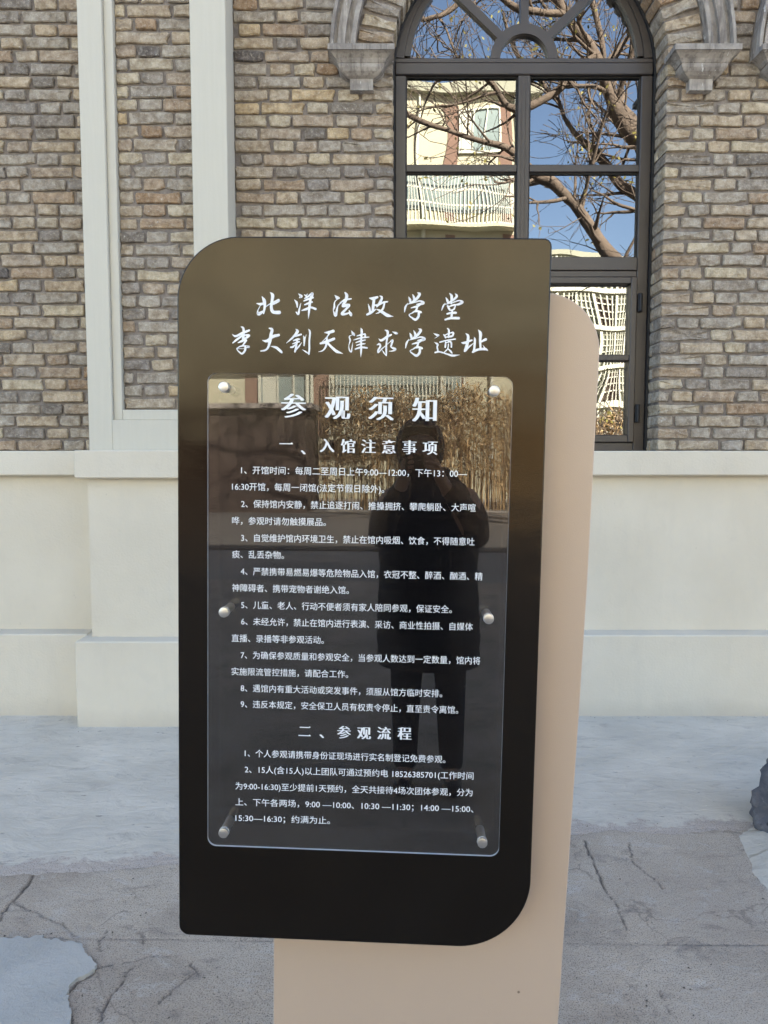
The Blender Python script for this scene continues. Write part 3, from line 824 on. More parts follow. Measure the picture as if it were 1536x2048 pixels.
def allowed(z, zone):
    """free intervals of a course at height z"""
    out = [zone]
    for cx in CENTRES:
        cut = None
        if z < ZS: cut = (cx - RAD, cx + RAD)
        else:
            d = z - ZS
            if d < 1.135: cut = (cx - math.sqrt(1.135 ** 2 - d * d), cx + math.sqrt(1.135 ** 2 - d * d))
        if cut:
            new = []
            for a, b in out:
                if cut[1] <= a or cut[0] >= b: new.append((a, b)); continue
                if cut[0] > a: new.append((a, cut[0]))
                if cut[1] < b: new.append((cut[1], b))
            out = new
    return out


def lay(zone, z0, z1, y=YB, holes=True, phase=0.0):
    n0 = 0
    z = z0 + GOLD / 2
    ci = 0
    while z < z1 - GOLD * 0.4:
        ivs = allowed(z, zone) if holes else [zone]
        x = zone[0] - 1.0 + phase + (0.0 if ci % 2 else 0.198) + rng.uniform(-0.02, 0.02)
        seq = 0
        cells = []
        while x < zone[1] + 0.5:
            L = (SL if seq % 2 == 0 else HL) * rng.uniform(0.965, 1.03)
            if rng.random() < 0.05: L = HL if seq % 2 == 0 else L
            cells.append((x, x + L)); x += L + rng.uniform(0.013, 0.020); seq += 1
        for a, b in ivs:
            jamb_l = any(abs(a - (cx + RAD)) < 1e-6 for cx in CENTRES) and holes
            jamb_r = any(abs(b - (cx - RAD)) < 1e-6 for cx in CENTRES) and holes
            ins = []
            for c0, c1 in cells:
                p, q = max(c0, a), min(c1, b)
                if q - p > 0.02: ins.append([p, q])
            if not ins: continue
            if ins[0][0] - a < 0.03: ins[0][0] = a
            elif jamb_l: ins[0][0] = a
            if b - ins[-1][1] < 0.03 or jamb_r: ins[-1][1] = b
            # merge slivers into their neighbour
            if len(ins) > 1 and ins[0][1] - ins[0][0] < 0.045: ins[1][0] = ins[0][0]; ins.pop(0)
            if len(ins) > 1 and ins[-1][1] - ins[-1][0] < 0.045: ins[-2][1] = ins[-1][1]; ins.pop()
            for i, (p, q) in enumerate(ins):
                dep = 0.05
                corner = (i == 0 and jamb_l) or (i == len(ins) - 1 and jamb_r)
                if corner:
                    dep = 0.215 if ci % 2 else 0.115
                    add_brick(p, q, z, y, dep, proud=rng.uniform(-0.001, 0.002))
                    if dep < 0.2:
                        w = 0.05
                        if i == 0 and jamb_l: add_brick(p, p + w, z, y + 0.130, 0.085, proud=0)
                        else: add_brick(q - w, q, z, y + 0.130, 0.085, proud=0)
                else:
                    add_brick(p, q, z, y, dep)
        z += GOLD; ci += 1


lay((XL, PX0), ZSILL, ZTOP, phase=0.07)
lay((PX1 + 0.004, XR), ZSILL, ZTOP, phase=0.0)
lay((-1.464, -1.042), 1.764, ZTOP, y=4.258, holes=False, phase=0.11)
# voussoirs round each arch
for cx in CENTRES:
    nv = 35
    for i in range(nv):
        a = math.pi * (i + 0.5) / nv
        r = RAD + 0.1025
        vi = rng.randrange(10)
        mat = Matrix.Translation((cx + r * math.cos(a), YB + rng.uniform(-0.003, 0.002), ZS + r * math.sin(a)))
        mat = mat @ Matrix.Rotation(-a, 4, 'Y') @ Matrix.Diagonal((1, 0.215 / 0.05, 1, 1))
        s_ = screen(mat.translation)
        pr = 0
        if s_ and -20 < s_[1] < 2048 and 0 < s_[0] < 1536: pr = 70 * 20
        brick_list.append(('v', vi, mat, pr))
brick_list.sort(key=lambda t: -t[3])
proto = None
for kind, vi, mat, pr in brick_list[:300]:
    o = bpy.data.objects.new('brick', VMESH[kind][vi])
    COL.objects.link(o)
    o.parent = bed
    o.matrix_local = mat
mb = MB(); rnd = []
for kind, vi, mat, pr in brick_list[300:]:
    src = VAR[kind][vi]
    mb.add([tuple(mat @ Vector(v)) for v in src.v], src.f)
    rnd += [rng.random()] * len(src.f)
mb.rnd = rnd
o = mb.build('bricks', M['brick_bulk'], bed)
tag(o, kind='stuff')

# ---------------------------------------------------------------- rendered trim of the facade
B = 0.006
mb = MB()      # lower wall
mb.box(XL, PX0 - 0.001, 4.355, 4.60, -0.05, 1.45, bev=0)
mb.box(PX1 + 0.001, XR, 4.355, 4.60, -0.05, 1.45, bev=0)
bld(mb, 'rendered_wall', M['stucco'])
mb = MB()      # sill band
mb.box(XL, PX0 - 0.052, 4.285, 4.62, 1.392, 1.532, bev=B)
mb.box(PX1 + 0.052, XR, 4.285, 4.62, 1.392, 1.532, bev=B)
bld(mb, 'sill_course', M['stucco'])
mb = MB()      # plinth
mb.box(XL, PX0 - 0.052, 4.225, 4.50, -0.05, 0.487, bev=B)
mb.box(PX1 + 0.052, XR, 4.215, 4.50, -0.05, 0.483, bev=B)
bld(mb, 'plinth', M['stucco'])
# pilaster: outer frame, stepped inner frame, base
mb = MB()
mb.box(PX0, -1.513, 4.200, 4.47, 1.45, 5.6, bev=0.004)
mb.box(-1.042, PX1, 4.200, 4.47, 1.45, 5.6, bev=0.004)
mb.box(-1.5125, -1.0425, 4.2015, 4.47, 1.45, 1.703, bev=0)
pil = bld(mb, 'pilaster', M['white'])
mb = MB()
mb.box(-1.5125, -1.464, 4.226, 4.46, 1.7035, 5.6, bev=0.003)
mb.box(-1.4635, -1.0425, 4.2275, 4.46, 1.7035, 1.761, bev=0.003)
s = mb.build('inner_frame', M['white'], pil)
mb = MB(); mb.box(-1.4635, -1.0425, 4.272, 4.45, 1.7615, 5.6)
mb.build('mortar_bed', M['mortar'], pil)
mb = MB(); mb.box(PX0, PX1, 4.165, 4.46, -0.05, 1.449); mb.build('pilaster_base', M['stucco'], pil)
mb = MB(); mb.box(PX0 - 0.05, PX1 + 0.05, 4.105, 4.61, 1.381, 1.534, bev=B); mb.build('pilaster_band', M['stucco'], pil)
mb = MB(); mb.box(PX0 - 0.05, PX1 + 0.05, 4.045, 4.49, -0.05, 0.488, bev=B); mb.build('pilaster_plinth', M['stucco'], pil)

# the body of the building above and behind the part that can be seen
m = Mat('far_brickwork')
bt = m.n.new('ShaderNodeTexBrick')
mp = m.n.new('ShaderNodeMapping'); mp.inputs['Rotation'].default_value = (R(90), 0, 0)
m.l.new(m.pos(), mp.inputs[0]); m.l.new(mp.outputs[0], bt.inputs['Vector'])
bt.inputs['Scale'].default_value = 1.0; bt.inputs['Brick Width'].default_value = 0.25; bt.inputs['Row Height'].default_value = 0.0705
bt.inputs['Mortar Size'].default_value = 0.007
bt.inputs['Color1'].default_value = srgb(160, 145, 122); bt.inputs['Color2'].default_value = srgb(120, 108, 96); bt.inputs['Mortar'].default_value = srgb(105, 100, 94)
m.color(bt.outputs[0]); m.rough(0.9)
M['far_brick'] = m.m
mb = MB()
mb.box(-14, XL - 0.001, 4.41, 13, -0.05, 11.2)
mb.box(XR + 0.001, 14, 4.41, 13, -0.05, 11.2)
mb.box(XL, XR, 4.412, 4.70, ZTOP + 0.001, 11.2)
bld(mb, 'upper_wall', M['far_brick'])
mb = MB()
mb.box(XL, XR, 8.0, 12.9, 0.0, 11.1)
mb.box(XL, XR, 4.72, 8.0, 5.3, 5.5)
mb.box(XL, XR, 4.72, 8.0, 0.4, 0.5)
bld(mb, 'interior_wall', M['interior'])
mb = MB(); mb.box(-14.3, 14.3, 4.0, 13.3, 11.201, 11.6, bev=0.02)
bld(mb, 'cornice', M['stucco'])

# ---------------------------------------------------------------- windows
YF = 4.60


def build_window(cx, first):
    dx = cx - CX
    def X(x): return x + dx
    f = MB()
    y0, y1 = YF - 0.012, YF + 0.075
    zi = 1.534
    # outer frame: jambs, bottom rail, transoms, mullion, arched head
    f.box(X(0.066), X(0.130), y0, y1, zi, ZS, bev=.004)
    f.box(X(1.516), X(1.582), y0, y1, zi, ZS, bev=.004)
    f.box(X(0.1305), X(1.5155), y0 + .0015, y1, zi, 1.585, bev=.004)
    f.box(X(0.1305), X(1.5155), y0 - .004, y1, 2.612, 2.691, bev=.004)
    f.box(X(0.1305), X(0.7895), y0 + .002, y1, 2.573, 2.611, bev=.004)
    f.box(X(0.8625), X(1.5155), y0 + .002, y1, 2.573, 2.611, bev=.004)
    f.box(X(0.790), X(0.862), y0, y1, 1.5855, 2.6115, bev=.004)
    f.box(X(0.790), X(0.862), y0, y1, 2.6915, 3.7375, bev=.004)
    f.box(X(0.0665), X(1.5815), y0 - .006, y1, 3.738, 3.806, bev=.005)
    f.box(X(0.0665), X(1.5815), y0 + .001, y1, 3.8065, 3.834, bev=.004)
    f.arc(cx, ZS + 0.05, 0.707, 0.758, y0, y1, R(4), R(176), 48)
    # raised ridges along mullion and transom
    for xx in (0.812, 0.836): f.box(X(xx), X(xx + .004), y0 - .004, y0 + .001, 2.700, 3.730)
    w = bld(f, 'window', M['frame'])
    # arched sash with its glazing bars
    a = MB(); a.arc(cx, ZS + 0.05, 0.672, 0.7065, y0 + .012, y1 - .01, R(5.5), R(174.5), 48)
    a.build('arch_sash', M['frame'], w)
    a = MB(); a.arc(cx, 3.8345, 0.140, 0.197, y0 + .004, y1 - .012, 0, math.pi, 28)
    a.build('hub_ring', M['frame'], w)
    for ang in (R(43), R(90), R(137)):
        b = MB()
        hw = 0.0235
        c, s_ = math.cos(ang), math.sin(ang)
        pts = []
        r0, r1 = 0.1955, (0.60 if abs(c) < .1 else 0.655)
        if abs(c) > .1: r1 = 0.66
        for (r, t) in ((r0, -hw), (r1, -hw), (r1, hw), (r0, hw)):
            pts.append((cx + r * c - t * s_, 3.8345 + r * s_ + t * c))
        b.prism(pts, y0 + .007, y1 - .013)
        b.build('glazing_bar', M['frame'], w)
    for (x0, x1) in ((0.1305, 0.7895), (0.8625, 1.5155)):
        b = MB(); b.box(X(x0), X(x1), y0 + .003, y1 - .012, 3.186, 3.229, bev=.004)
        b.build('glazing_bar', M['frame'], w)
    # opening casements below the lower transom
    for (x0, x1, side) in ((0.1315, 0.7885, 0), (0.8635, 1.5145, 1)):
        b = MB()
        ys, ye = y0 - .018, y1 - .006
        wl = 0.036
        b.box(X(x0), X(x0 + wl), ys, ye, 1.587, 2.571, bev=.004)
        b.box(X(x1 - wl), X(x1), ys, ye, 1.587, 2.571, bev=.004)
        b.box(X(x0 + wl + .0005), X(x1 - wl - .0005), ys + .001, ye, 1.587, 1.631, bev=.004)
        b.box(X(x0 + wl + .0005), X(x1 - wl - .0005), ys + .001, ye, 2.532, 2.571, bev=.004)
        b.box(X(x0 + wl + .0005), X(x1 - wl - .0005), ys + .006, ye, 2.077, 2.113, bev=.004)
        b.build('casement', M['frame'], w)
        for zh in (1.76, 2.42):
            h = MB()
            hx = X(1.5175) if side else X(0.0975)
            h.box(hx + .004, hx + .030, ys - .004, y0 - .0005, zh - .055, zh + .055, bev=.003)
            h.tube([(hx + .017, ys - .008, zh - .05), (hx + .017, ys - .008, zh + .05)], .009, 8)
            h.build('hinge', M['gasket'], w)
    # black sealant between frame and brick
    g = MB()
    g.box(X(0.0525), X(0.0655), YF - .03, YF + .05, 1.533, ZS)
    g.box(X(1.5825), X(1.5955), YF - .03, YF + .05, 1.533, ZS)
    g.arc(cx, ZS, 0.7605, 0.772, YF - .03, YF + .05, 0, math.pi, 48)
    g.build('sealant', M['gasket'], w)
    # panes: each hangs a hair out of true, as real glazing does
    rs = random.Random(5 if first else 9)
    def pane(x0, x1, z0, z1):
        p = MB()
        yy = YF + 0.022
        t = [rs.uniform(-.0012, .0012) for _ in range(4)]
        p.add([(X(x0) - .004, yy + t[0], z0 - .004), (X(x1) + .004, yy + t[1], z0 - .004), (X(x1) + .004, yy + t[2], z1 + .004), (X(x0) - .004, yy + t[0] + t[2] - t[1], z1 + .004)], [(0, 1, 2, 3)])
        p.build('pane', M['glass'], w)
    for (x0, x1) in ((0.130, 0.790), (0.862, 1.516)):
        pane(x0, x1, 3.229, 3.738); pane(x0, x1, 2.691, 3.186)
    for (x0, x1) in ((0.1675, 0.7525), (0.8995, 1.4785)):
        pane(x0, x1, 2.113, 2.532); pane(x0, x1, 1.631, 2.077)
    # fan light panes
    for (a0, a1) in ((0, 43), (43, 90), (90, 137), (137, 180)):
        p = MB(); n = 12; vs = []
        yy = YF + 0.022
        tx, tz = rs.uniform(-.002, .002), rs.uniform(-.002, .002)
        for i in range(n + 1):
            an = R(a0 + (a1 - a0) * i / n)
            for r in (0.18, 0.69):
                xx, zz = cx + r * math.cos(an), 3.8345 + r * math.sin(an)
                if r > .5:
                    q = Vector((math.cos(an), math.sin(an))); cc = Vector((0, ZS + .05 - 3.8345))
                    bq = q.dot(cc); rr = bq + math.sqrt(max(0, bq * bq - cc.length_squared + .69 ** 2))
                    xx, zz = cx + rr * q.x, 3.8345 + rr * q.y
                vs.append((xx, yy + tx * (xx - cx) + tz * (zz - 4), zz))
        p.add(vs, [(2 * i, 2 * i + 1, 2 * i + 3, 2 * i + 2) for i in range(n)])
        p.build('pane', M['glass'], w)
    p = MB(); vs = [(cx, YF + .022, 3.834)] + [(cx + .15 * math.cos(math.pi * i / 16), YF + .022, 3.834 + .15 * math.sin(math.pi * i / 16)) for i in range(17)]
    p.add(vs, [(0, i, i + 1) for i in range(1, 17)]); p.build('pane', M['glass'], w)
    # gaskets round the upper panes
    for (x0, x1) in ((0.130, 0.790), (0.862, 1.516)):
        g = MB()
        for (z0, z1) in ((3.229, 3.738), (2.691, 3.186)):
            for q in ((X(x0), X(x0) + .007, z0, z1), (X(x1) - .007, X(x1), z0, z1), (X(x0) + .007, X(x1) - .007, z1 - .008, z1), (X(x0) + .007, X(x1) - .007, z0, z0 + .004)):
                g.box(q[0], q[1], YF + .010, YF + .021, q[2], q[3])
        g.build('gasket', M['gasket'], w)
    return w


for i, cx in enumerate(CENTRES): build_window(cx, i == 0)

# ---------------------------------------------------------------- hood moulds and their corbels
for i, cx in enumerate(CENTRES):
    h = MB()
    # lowest stretch is short and upright, then the arch springs
    prof = [(0.985, 1.010, 4.352), (1.0105, 1.042, 4.368), (1.0425, 1.085, 4.345), (1.0855, 1.106, 4.358), (1.1065, 1.124, 4.318)]
    for (r0, r1, yf) in prof:
        h.arc(cx, ZS, r0, r1, yf, 4.43, R(-0.6), R(180.6), 56)
    hood = bld(h, 'hood_mould', M['stone'])
    smooth_angle(hood, 30)
    for sgn, xc in ((-1, cx - 0.949), (1, cx + 0.947)):
        c = MB()
        def ring(z, hw, yf): return [(xc - hw, yf, z), (xc + hw, yf, z), (xc + hw, 4.43, z), (xc - hw, 4.43, z)]
        levels = [(3.543, .064, 4.356), (3.602, .0645, 4.353), (3.6025, .070, 4.354), (3.612, .090, 4.336), (3.628, .112, 4.319), (3.646, .124, 4.309), (3.664, .128, 4.306),
                  (3.668, .121, 4.314), (3.6685, .131, 4.311), (3.688, .142, 4.300), (3.705, .163, 4.283), (3.713, .178, 4.270), (3.7145, .1755, 4.273), (3.715, .1830, 4.264), (3.745, .1825, 4.263)]
        vs = []
        for z, hw, yf in levels: vs += ring(z, hw, yf)
        fs = [(0, 1, 2, 3), tuple(4 * (len(levels) - 1) + k for k in (3, 2, 1, 0))]
        for l in range(len(levels) - 1):
            for k in range(4): fs.append((4 * l + k, 4 * l + (k + 1) % 4, 4 * l + 4 + (k + 1) % 4, 4 * l + 4 + k))
        c.add(vs, fs)
        c.build('corbel', M['stone'], hood)

# ---------------------------------------------------------------- the notice stand
sign = empty('notice_stand', (0, 0, CAM_H))
sign.rotation_mode = 'XYZ'
DB, DA = 1.500, 1.450
KB = 1.500 / 1.484
PSI, ROLL = R(2.3), R(1.0)
rotm = Matrix.Rotation(-PSI, 4, 'Z') @ Matrix.Rotation(ROLL, 4, 'Y')
nrm = Vector((math.sin(PSI), math.cos(PSI), 0))
# origin at the foot of the beige panel
foot = Vector((0.025, 0, -1.498))           # in panel axes
Mx = Matrix.Translation(Vector((0, 0, CAM_H)) + nrm * DB) @ rotm @ Matrix.Translation(foot)
sign.matrix_world = Mx
tag(sign, 'dark brown notice board with white Chinese visitor rules on a beige backing panel', 'sign')


def sp(mb_, name, mats, parent=sign, smooth=False):
    """sign parts are modelled in panel axes with the origin at eye height on the board face"""
    o = mb_.build(name, mats)
    o.parent = sign
    o.matrix_local = Matrix.Translation(-foot)
    if parent is not sign:
        o.parent = parent; o.matrix_local = Matrix.Identity(4)
    return o


def round_rect(x0, x1, z0, z1, r):      # r = (top left, top right, bottom right, bottom left)
    pts = []
    for (cx_, cz_, rr, a0) in ((x0 + r[0], z1 - r[0], r[0], 180), (x1 - r[1], z1 - r[1], r[1], 90), (x1 - r[2], z0 + r[2], r[2], 0), (x0 + r[3], z0 + r[3], r[3], 270)):
        k = 24 if rr > .05 else 8
        for i in range(k + 1):
            a = R(a0 - 90 * i / k)
            pts.append((cx_ + rr * math.cos(a), cz_ + rr * math.sin(a)))
    return pts


def slab(pts, yf, yb, bev):
    mb_ = MB()
    n = len(pts)
    cxm = sum(p[0] for p in pts) / n; czm = sum(p[1] for p in pts) / n
    def off(d):
        out = []
        for i in range(n):
            p, q, r_ = Vector(pts[i - 1]), Vector(pts[i]), Vector(pts[(i + 1) % n])
            t = (r_ - p)
            if t.length < 1e-9: t = Vector((1, 0))
            t.normalize(); nr = Vector((t.y, -t.x))
            if nr.dot(q - Vector((cxm, czm))) > 0: nr = -nr
            out.append(q + nr * d)
        return out
    rings = [(off(bev), yf), (off(bev * .3), yf + bev * .3), (off(0), yf + bev), (off(0), yb)]
    vs = []
    for rg, y in rings: vs += [(p[0], y, p[1]) for p in rg]
    fs = [tuple(range(n)), tuple(range(4 * n - 1, 3 * n - 1, -1))]
    for l in range(3):
        for i in range(n): fs.append((l * n + i, l * n + (i + 1) % n, (l + 1) * n + (i + 1) % n, (l + 1) * n + i))
    mb_.add(vs, fs)
    return mb_


b = slab(round_rect(-0.4725 * KB, 0.2560 * KB, -1.0085 * KB, 0.4222 * KB, (0.125, 0.016, 0.150, 0.022)), 0, 0.035, 0.003)
board = sp(b, 'front_panel', M['board']); smooth_angle(board, 14)
# beige panel: slightly tapered towards the ground
top = []
for i in range(25):
    a = R(90 - 90 * i / 24); top.append((0.255 + 0.117 * math.cos(a), 0.219 + 0.117 * math.sin(a)))
pts = [(-0.291, 0.336)] + top + [(0.3655, -0.25), (0.359, -0.505), (0.338, -1.226), (0.331, -1.480), (-0.285, -1.480)]
pts = [(a * KB, c * KB) for a, c in pts]
DK = 1.576 - DB
b = slab(pts, DK, DK + 0.08, 0.003)
bp = sp(b, 'backing_panel', M['beige']); smooth_angle(bp, 14)
mb = MB()
for x in (-0.18, 0.10):
    mb.box(x, x + .06, 0.0352, DK - .0002, -0.80, 0.15)
sp(mb, 'spacer_rail', M['beige'])

YA = DA - DB        # acrylic front face, panel axes
b = MB()
b.prism(round_rect(-0.4023, 0.1850, -0.7935, 0.1542, (.018, .018, .018, .018)), YA, YA + 0.005, side_mi=1)
plate = sp(b, 'clear_plate', [M['acrylic'], M['acrylic_edge']])
for (x, z) in ((-0.369, 0.1268), (0.1496, 0.1270), (-0.368, -0.3124), (0.1510, -0.3118), (-0.368, -0.7622), (0.1508, -0.7628)):
    c = MB()
    c.tube([(x, YA - .009, z), (x, YA - .0085, z), (x, YA - .0005, z)], [.0086, .0098, .0098], 20)
    pin = sp(c, 'standoff_pin', M['steel']); smooth_angle(pin, 40)
    c = MB(); c.tube([(x, YA + .0055, z), (x, -0.0003, z)], .0088, 18)
    o = c.build('sleeve', M['steel_dark'], pin); smooth_angle(o, 40)
    c = MB(); c.tube([(x, YA - .0004, z), (x, YA - .0001, z)], .0104, 20)
    o = c.build('washer', M['acrylic_edge'], pin)

# writing -----------------------------------------------------------
dg = None


def glyphs(text, size, shear=0.0, off=0.0, res=3):
    cu = bpy.data.curves.new('txt', 'FONT')
    cu.body = text; cu.size = size; cu.offset = off; cu.shear = shear; cu.resolution_u = res
    cu.fill_mode = 'FRONT'
    ob = bpy.data.objects.new('txt', cu); COL.objects.link(ob)
    bpy.context.view_layer.update()
    d = bpy.context.evaluated_depsgraph_get()
    me = bpy.data.meshes.new_from_object(ob.evaluated_get(d))
    bpy.data.objects.remove(ob)
    n = len(me.vertices)
    co = np.zeros(n * 3); me.vertices.foreach_get('co', co); co = co.reshape(-1, 3)
    fs = [tuple(p.vertices) for p in me.polygons]
    bpy.data.meshes.remove(me)
    return co, fs


for (txt, xa, za, xb, zb) in LINES:
    size = 0.0168
    co, fs = glyphs(txt, size)
    L = co[:, 0].max() - co[:, 0].min()
    ln = math.hypot(xb - xa, zb - za); ang = math.atan2(zb - za, xb - xa)
    u = (co[:, 0] - co[:, 0].min()) * (ln / L); v = co[:, 1] - size * 0.37
    px, pz = xa + u * math.cos(ang) - v * math.sin(ang), za + u * math.sin(ang) + v * math.cos(ang)
    b = MB()
    for j, (ox, oz) in enumerate(((-.00007, 0), (.00007, 0), (0, .00005))):
        b.add([(x + ox, YA - 0.0004 - .00006 * j, z + oz) for x, z in zip(px, pz)], fs)
    sp(b, 'text_line', M['letter'], plate)

# heavy headings in a face with thick uprights and thin crossbars
for (ch, x, z, s_) in HEAD:
    size = s_ * 1.04
    co, fs = glyphs(ch, size, off=-size * 0.010)
    cxg = (co[:, 0].min() + co[:, 0].max()) / 2
    if ch in '、': cxg = size * 0.25
    cyg = size * 0.37
    b = MB()
    k = 7; spread = size * (0.085 if ch not in '一二' else 0.0)
    for i in range(k):
        dxx = (i / (k - 1) - 0.5) * spread
        b.add([(x + cx_ - cxg + dxx, YA - 0.0004 - 0.00008 * (i + 1), z + cz_ - cyg) for cx_, cz_ in zip(co[:, 0], co[:, 1])], fs)
    # triangular stops at the right end of the long crossbars
    if ch in '一二':
        xr = x + co[:, 0].max() - cxg
        for zc in sorted(set([round(float(q), 4) for q in (co[:, 1].max(), co[:, 1].min() + size * .06)] if ch == '二' else [round(float(co[:, 1].max()), 4)])):
            zz = z + zc - cyg
            b.add([(xr - size * .16, YA - .0012, zz - size * .02), (xr - size * .06, YA - .0012, zz + size * .07), (xr, YA - .0012, zz - size * .02)], [(0, 1, 2)])
    sp(b, 'heading_character', M['letter'], plate)


def brush(strokes, yf):
    b = MB()
    lay_ = 0
    for st in strokes:
        P = [Vector((a / 1e4 * KB, c / 1e4 * KB)) for a, c, w in st]; Wd = [w / 1e4 for a, c, w in st]
        pts, ws = [], []
        n = len(P)
        for i in range(n - 1):
            p0, p1, p2, p3 = P[max(i - 1, 0)], P[i], P[i + 1], P[min(i + 2, n - 1)]
            for k in range(6):
                t = k / 6
                q = 0.5 * ((2 * p1) + (p2 - p0) * t + (2 * p0 - 5 * p1 + 4 * p2 - p3) * t * t + (-p0 + 3 * p1 - 3 * p2 + p3) * t ** 3)
                tt = t * t * (3 - 2 * t)
                pts.append(q); ws.append(Wd[i] * (1 - tt) + Wd[i + 1] * tt)
        pts.append(P[-1]); ws.append(Wd[-1])
        y = yf - 0.00004 * lay_; lay_ += 1
        vs = []
        for i, q in enumerate(pts):
            t = pts[min(i + 1, len(pts) - 1)] - pts[max(i - 1, 0)]
            t = t.normalized() if t.length > 1e-9 else Vector((1, 0))
            nn = Vector((-t.y, t.x)) * ws[i] / 2
            vs += [(q.x + nn.x, y, q.y + nn.y), (q.x - nn.x, y, q.y - nn.y)]
        b.add(vs, [(2 * i, 2 * i + 1, 2 * i + 3, 2 * i + 2) for i in range(len(pts) - 1)])
        for e in (0, -1):          # rounded ends
            q, w = pts[e], ws[e] / 2
            y2 = y - 0.00002
            vs = [(q.x, y2, q.y)] + [(q.x + w * math.cos(k * math.pi / 6), y2, q.y + w * math.sin(k * math.pi / 6)) for k in range(12)]
            b.add(vs, [(0, 1 + k, 1 + (k + 1) % 12) for k in range(12)])
        for i in range(3, len(pts) - 1, 3):   # round joints keep tight turns full
            q, w = pts[i], ws[i] / 2
            y2 = y - 0.00001
            vs = [(q.x, y2, q.y)] + [(q.x + w * math.cos(k * math.pi / 5), y2, q.y + w * math.sin(k * math.pi / 5)) for k in range(10)]
            b.add(vs, [(0, 1 + k, 1 + (k + 1) % 10) for k in range(10)])
    return b


for ch, st in TITLE:
    sp(brush(st, -0.0012), 'title_character', M['letter'])

# ---------------------------------------------------------------- boulder at the right edge
M['glaze'] = simple('pale_glazing', srgb(110, 112, 96), 0.4, var=0.3, scale=1.1)
m = Mat('boulder_rock')
n1 = m.noise(9, 7, 0.65); n2 = m.noise(38, 5, 0.7)
c = m.ramp(n1, [(0.3, srgb(70, 72, 82)), (0.6, srgb(104, 104, 110)), (0.75, srgb(136, 136, 140))])
c = m.mix(m.ramp(n2, [(0.6, 0.0), (0.72, 0.6)]), c, srgb(160, 160, 164))
c = m.mix(m.ramp(m.voro(24), [(0.12, 0.8), (0.25, 0.0)]), c, srgb(44, 44, 50))
m.color(c); m.rough(0.85); m.bump(m.math('ADD', n1, n2), 0.015)
M['rock'] = m.m
bm = bmesh.new()
bmesh.ops.create_icosphere(bm, subdivisions=5, radius=1.0)
for v in bm.verts:
    p = v.co.copy()
    d = 1 + 0.16 * noise.noise(p * 1.7) + 0.10 * noise.noise(p * 4.1 + Vector((3, 1, 2))) + 0.07 * noise.noise(p * 9) + 0.04 * noise.noise(p * 22)
    d -= 0.07 * max(0, noise.noise(p * 6 + Vector((9, 2, 5))))
    z = p.z
    v.co = Vector((p.x * 0.27 * d + 0.07 * z, p.y * 0.25 * d, z * 0.33 * d + 0.16))
me = bpy.data.meshes.new('boulder'); bm.to_mesh(me); bm.free()
me.materials.append(M['rock'])
me.polygons.foreach_set('use_smooth', [True] * len(me.polygons))
o = link('boulder', me); o.location = (1.785, 2.88, 0.0)
tag(o, 'rough dark blue-grey boulder set in cement at the right edge of the photo', 'rock')
cl = ragged([(1.50, 2.95), (1.40, 2.86), (1.37, 2.72), (1.33, 2.60), (1.335, 2.49), (1.42, 2.42), (1.62, 2.38), (1.9, 2.42), (2.1, 2.7), (2.1, 3.0), (1.9, 3.2), (1.6, 3.15), (1.50, 2.95)], 0.012, 0.006, 4)[:-1]
mb = MB()
cc = Vector((1.74, 2.85))
n = len(cl)
rings = [(1.0, 0.0005), (0.96, 0.006), (0.85, 0.012), (0.6, 0.035)]
vs = []
for s_, z in rings: vs += [(cc.x + (x - cc.x) * s_, cc.y + (y - cc.y) * s_, z) for x, y in cl]
mb.add(vs, [(r * n + i, r * n + (i + 1) % n, (r + 1) * n + (i + 1) % n, (r + 1) * n + i) for r in range(3) for i in range(n)])
tag(mb.build('cement_collar', M['apron'], smooth=True), 'pale cement skirt spread round the foot of the boulder', kind='structure')

# ---------------------------------------------------------------- the far side of the yard (seen mirrored in the window, the acrylic and the paint)
M['cream'] = simple('cream_render', srgb(166, 162, 138), 0.85, var=0.08, scale=0.8)
M['redwall'] = simple('red_brown_render', srgb(112, 88, 74), 0.85, var=0.1, scale=1.0)
M['pale'] = simple('pale_render', srgb(140, 140, 122), 0.8, var=0.06, scale=0.6)
M['white_metal'] = simple('white_painted_metal', srgb(176, 176, 160), 0.5, var=0.03)
M['dark_glass'] = simple('dark_glass', srgb(120, 132, 128), 0.12, var=0.2, scale=0.9)
M['shed'] = simple('dark_brown_boarding', srgb(58, 46, 38), 0.8, var=0.15)
M['bark'] = simple('grey_brown_bark', srgb(92, 80, 68), 0.9, var=0.35, scale=4, bump=0.02, bscale=20)
m = Mat('dry_leaves')
at = m.n.new('ShaderNodeAttribute'); at.attribute_name = 'rnd'
m.color(m.ramp(at.outputs['Fac'], [(0.0, srgb(70, 52, 30)), (0.3, srgb(120, 94, 56)), (0.7, srgb(160, 132, 90)), (1.0, srgb(204, 180, 136))]))
m.rough(0.7)
M['dry'] = m.m
m = Mat('withered_leaf'); m.color(srgb(120, 112, 52)); m.rough(0.7); M['leaf'] = m.m


def far_block(loc, label, w0, w1, depth, floors, fh, ground_z, wall_mat, style):
    t = empty('apartment_block', loc)
    tag(t, label, 'building')
    top = ground_z + floors * fh
    b = MB()
    b.box(w0, w1, -depth, 0, -0.1, top)
    b.build('wall', wall_mat, t)
    b = MB(); b.box(w0 - .3, w1 + .3, -depth - .3, .35, top + .001, top + .4)
    b.build('roof', M['pale'], t)
    return t, top


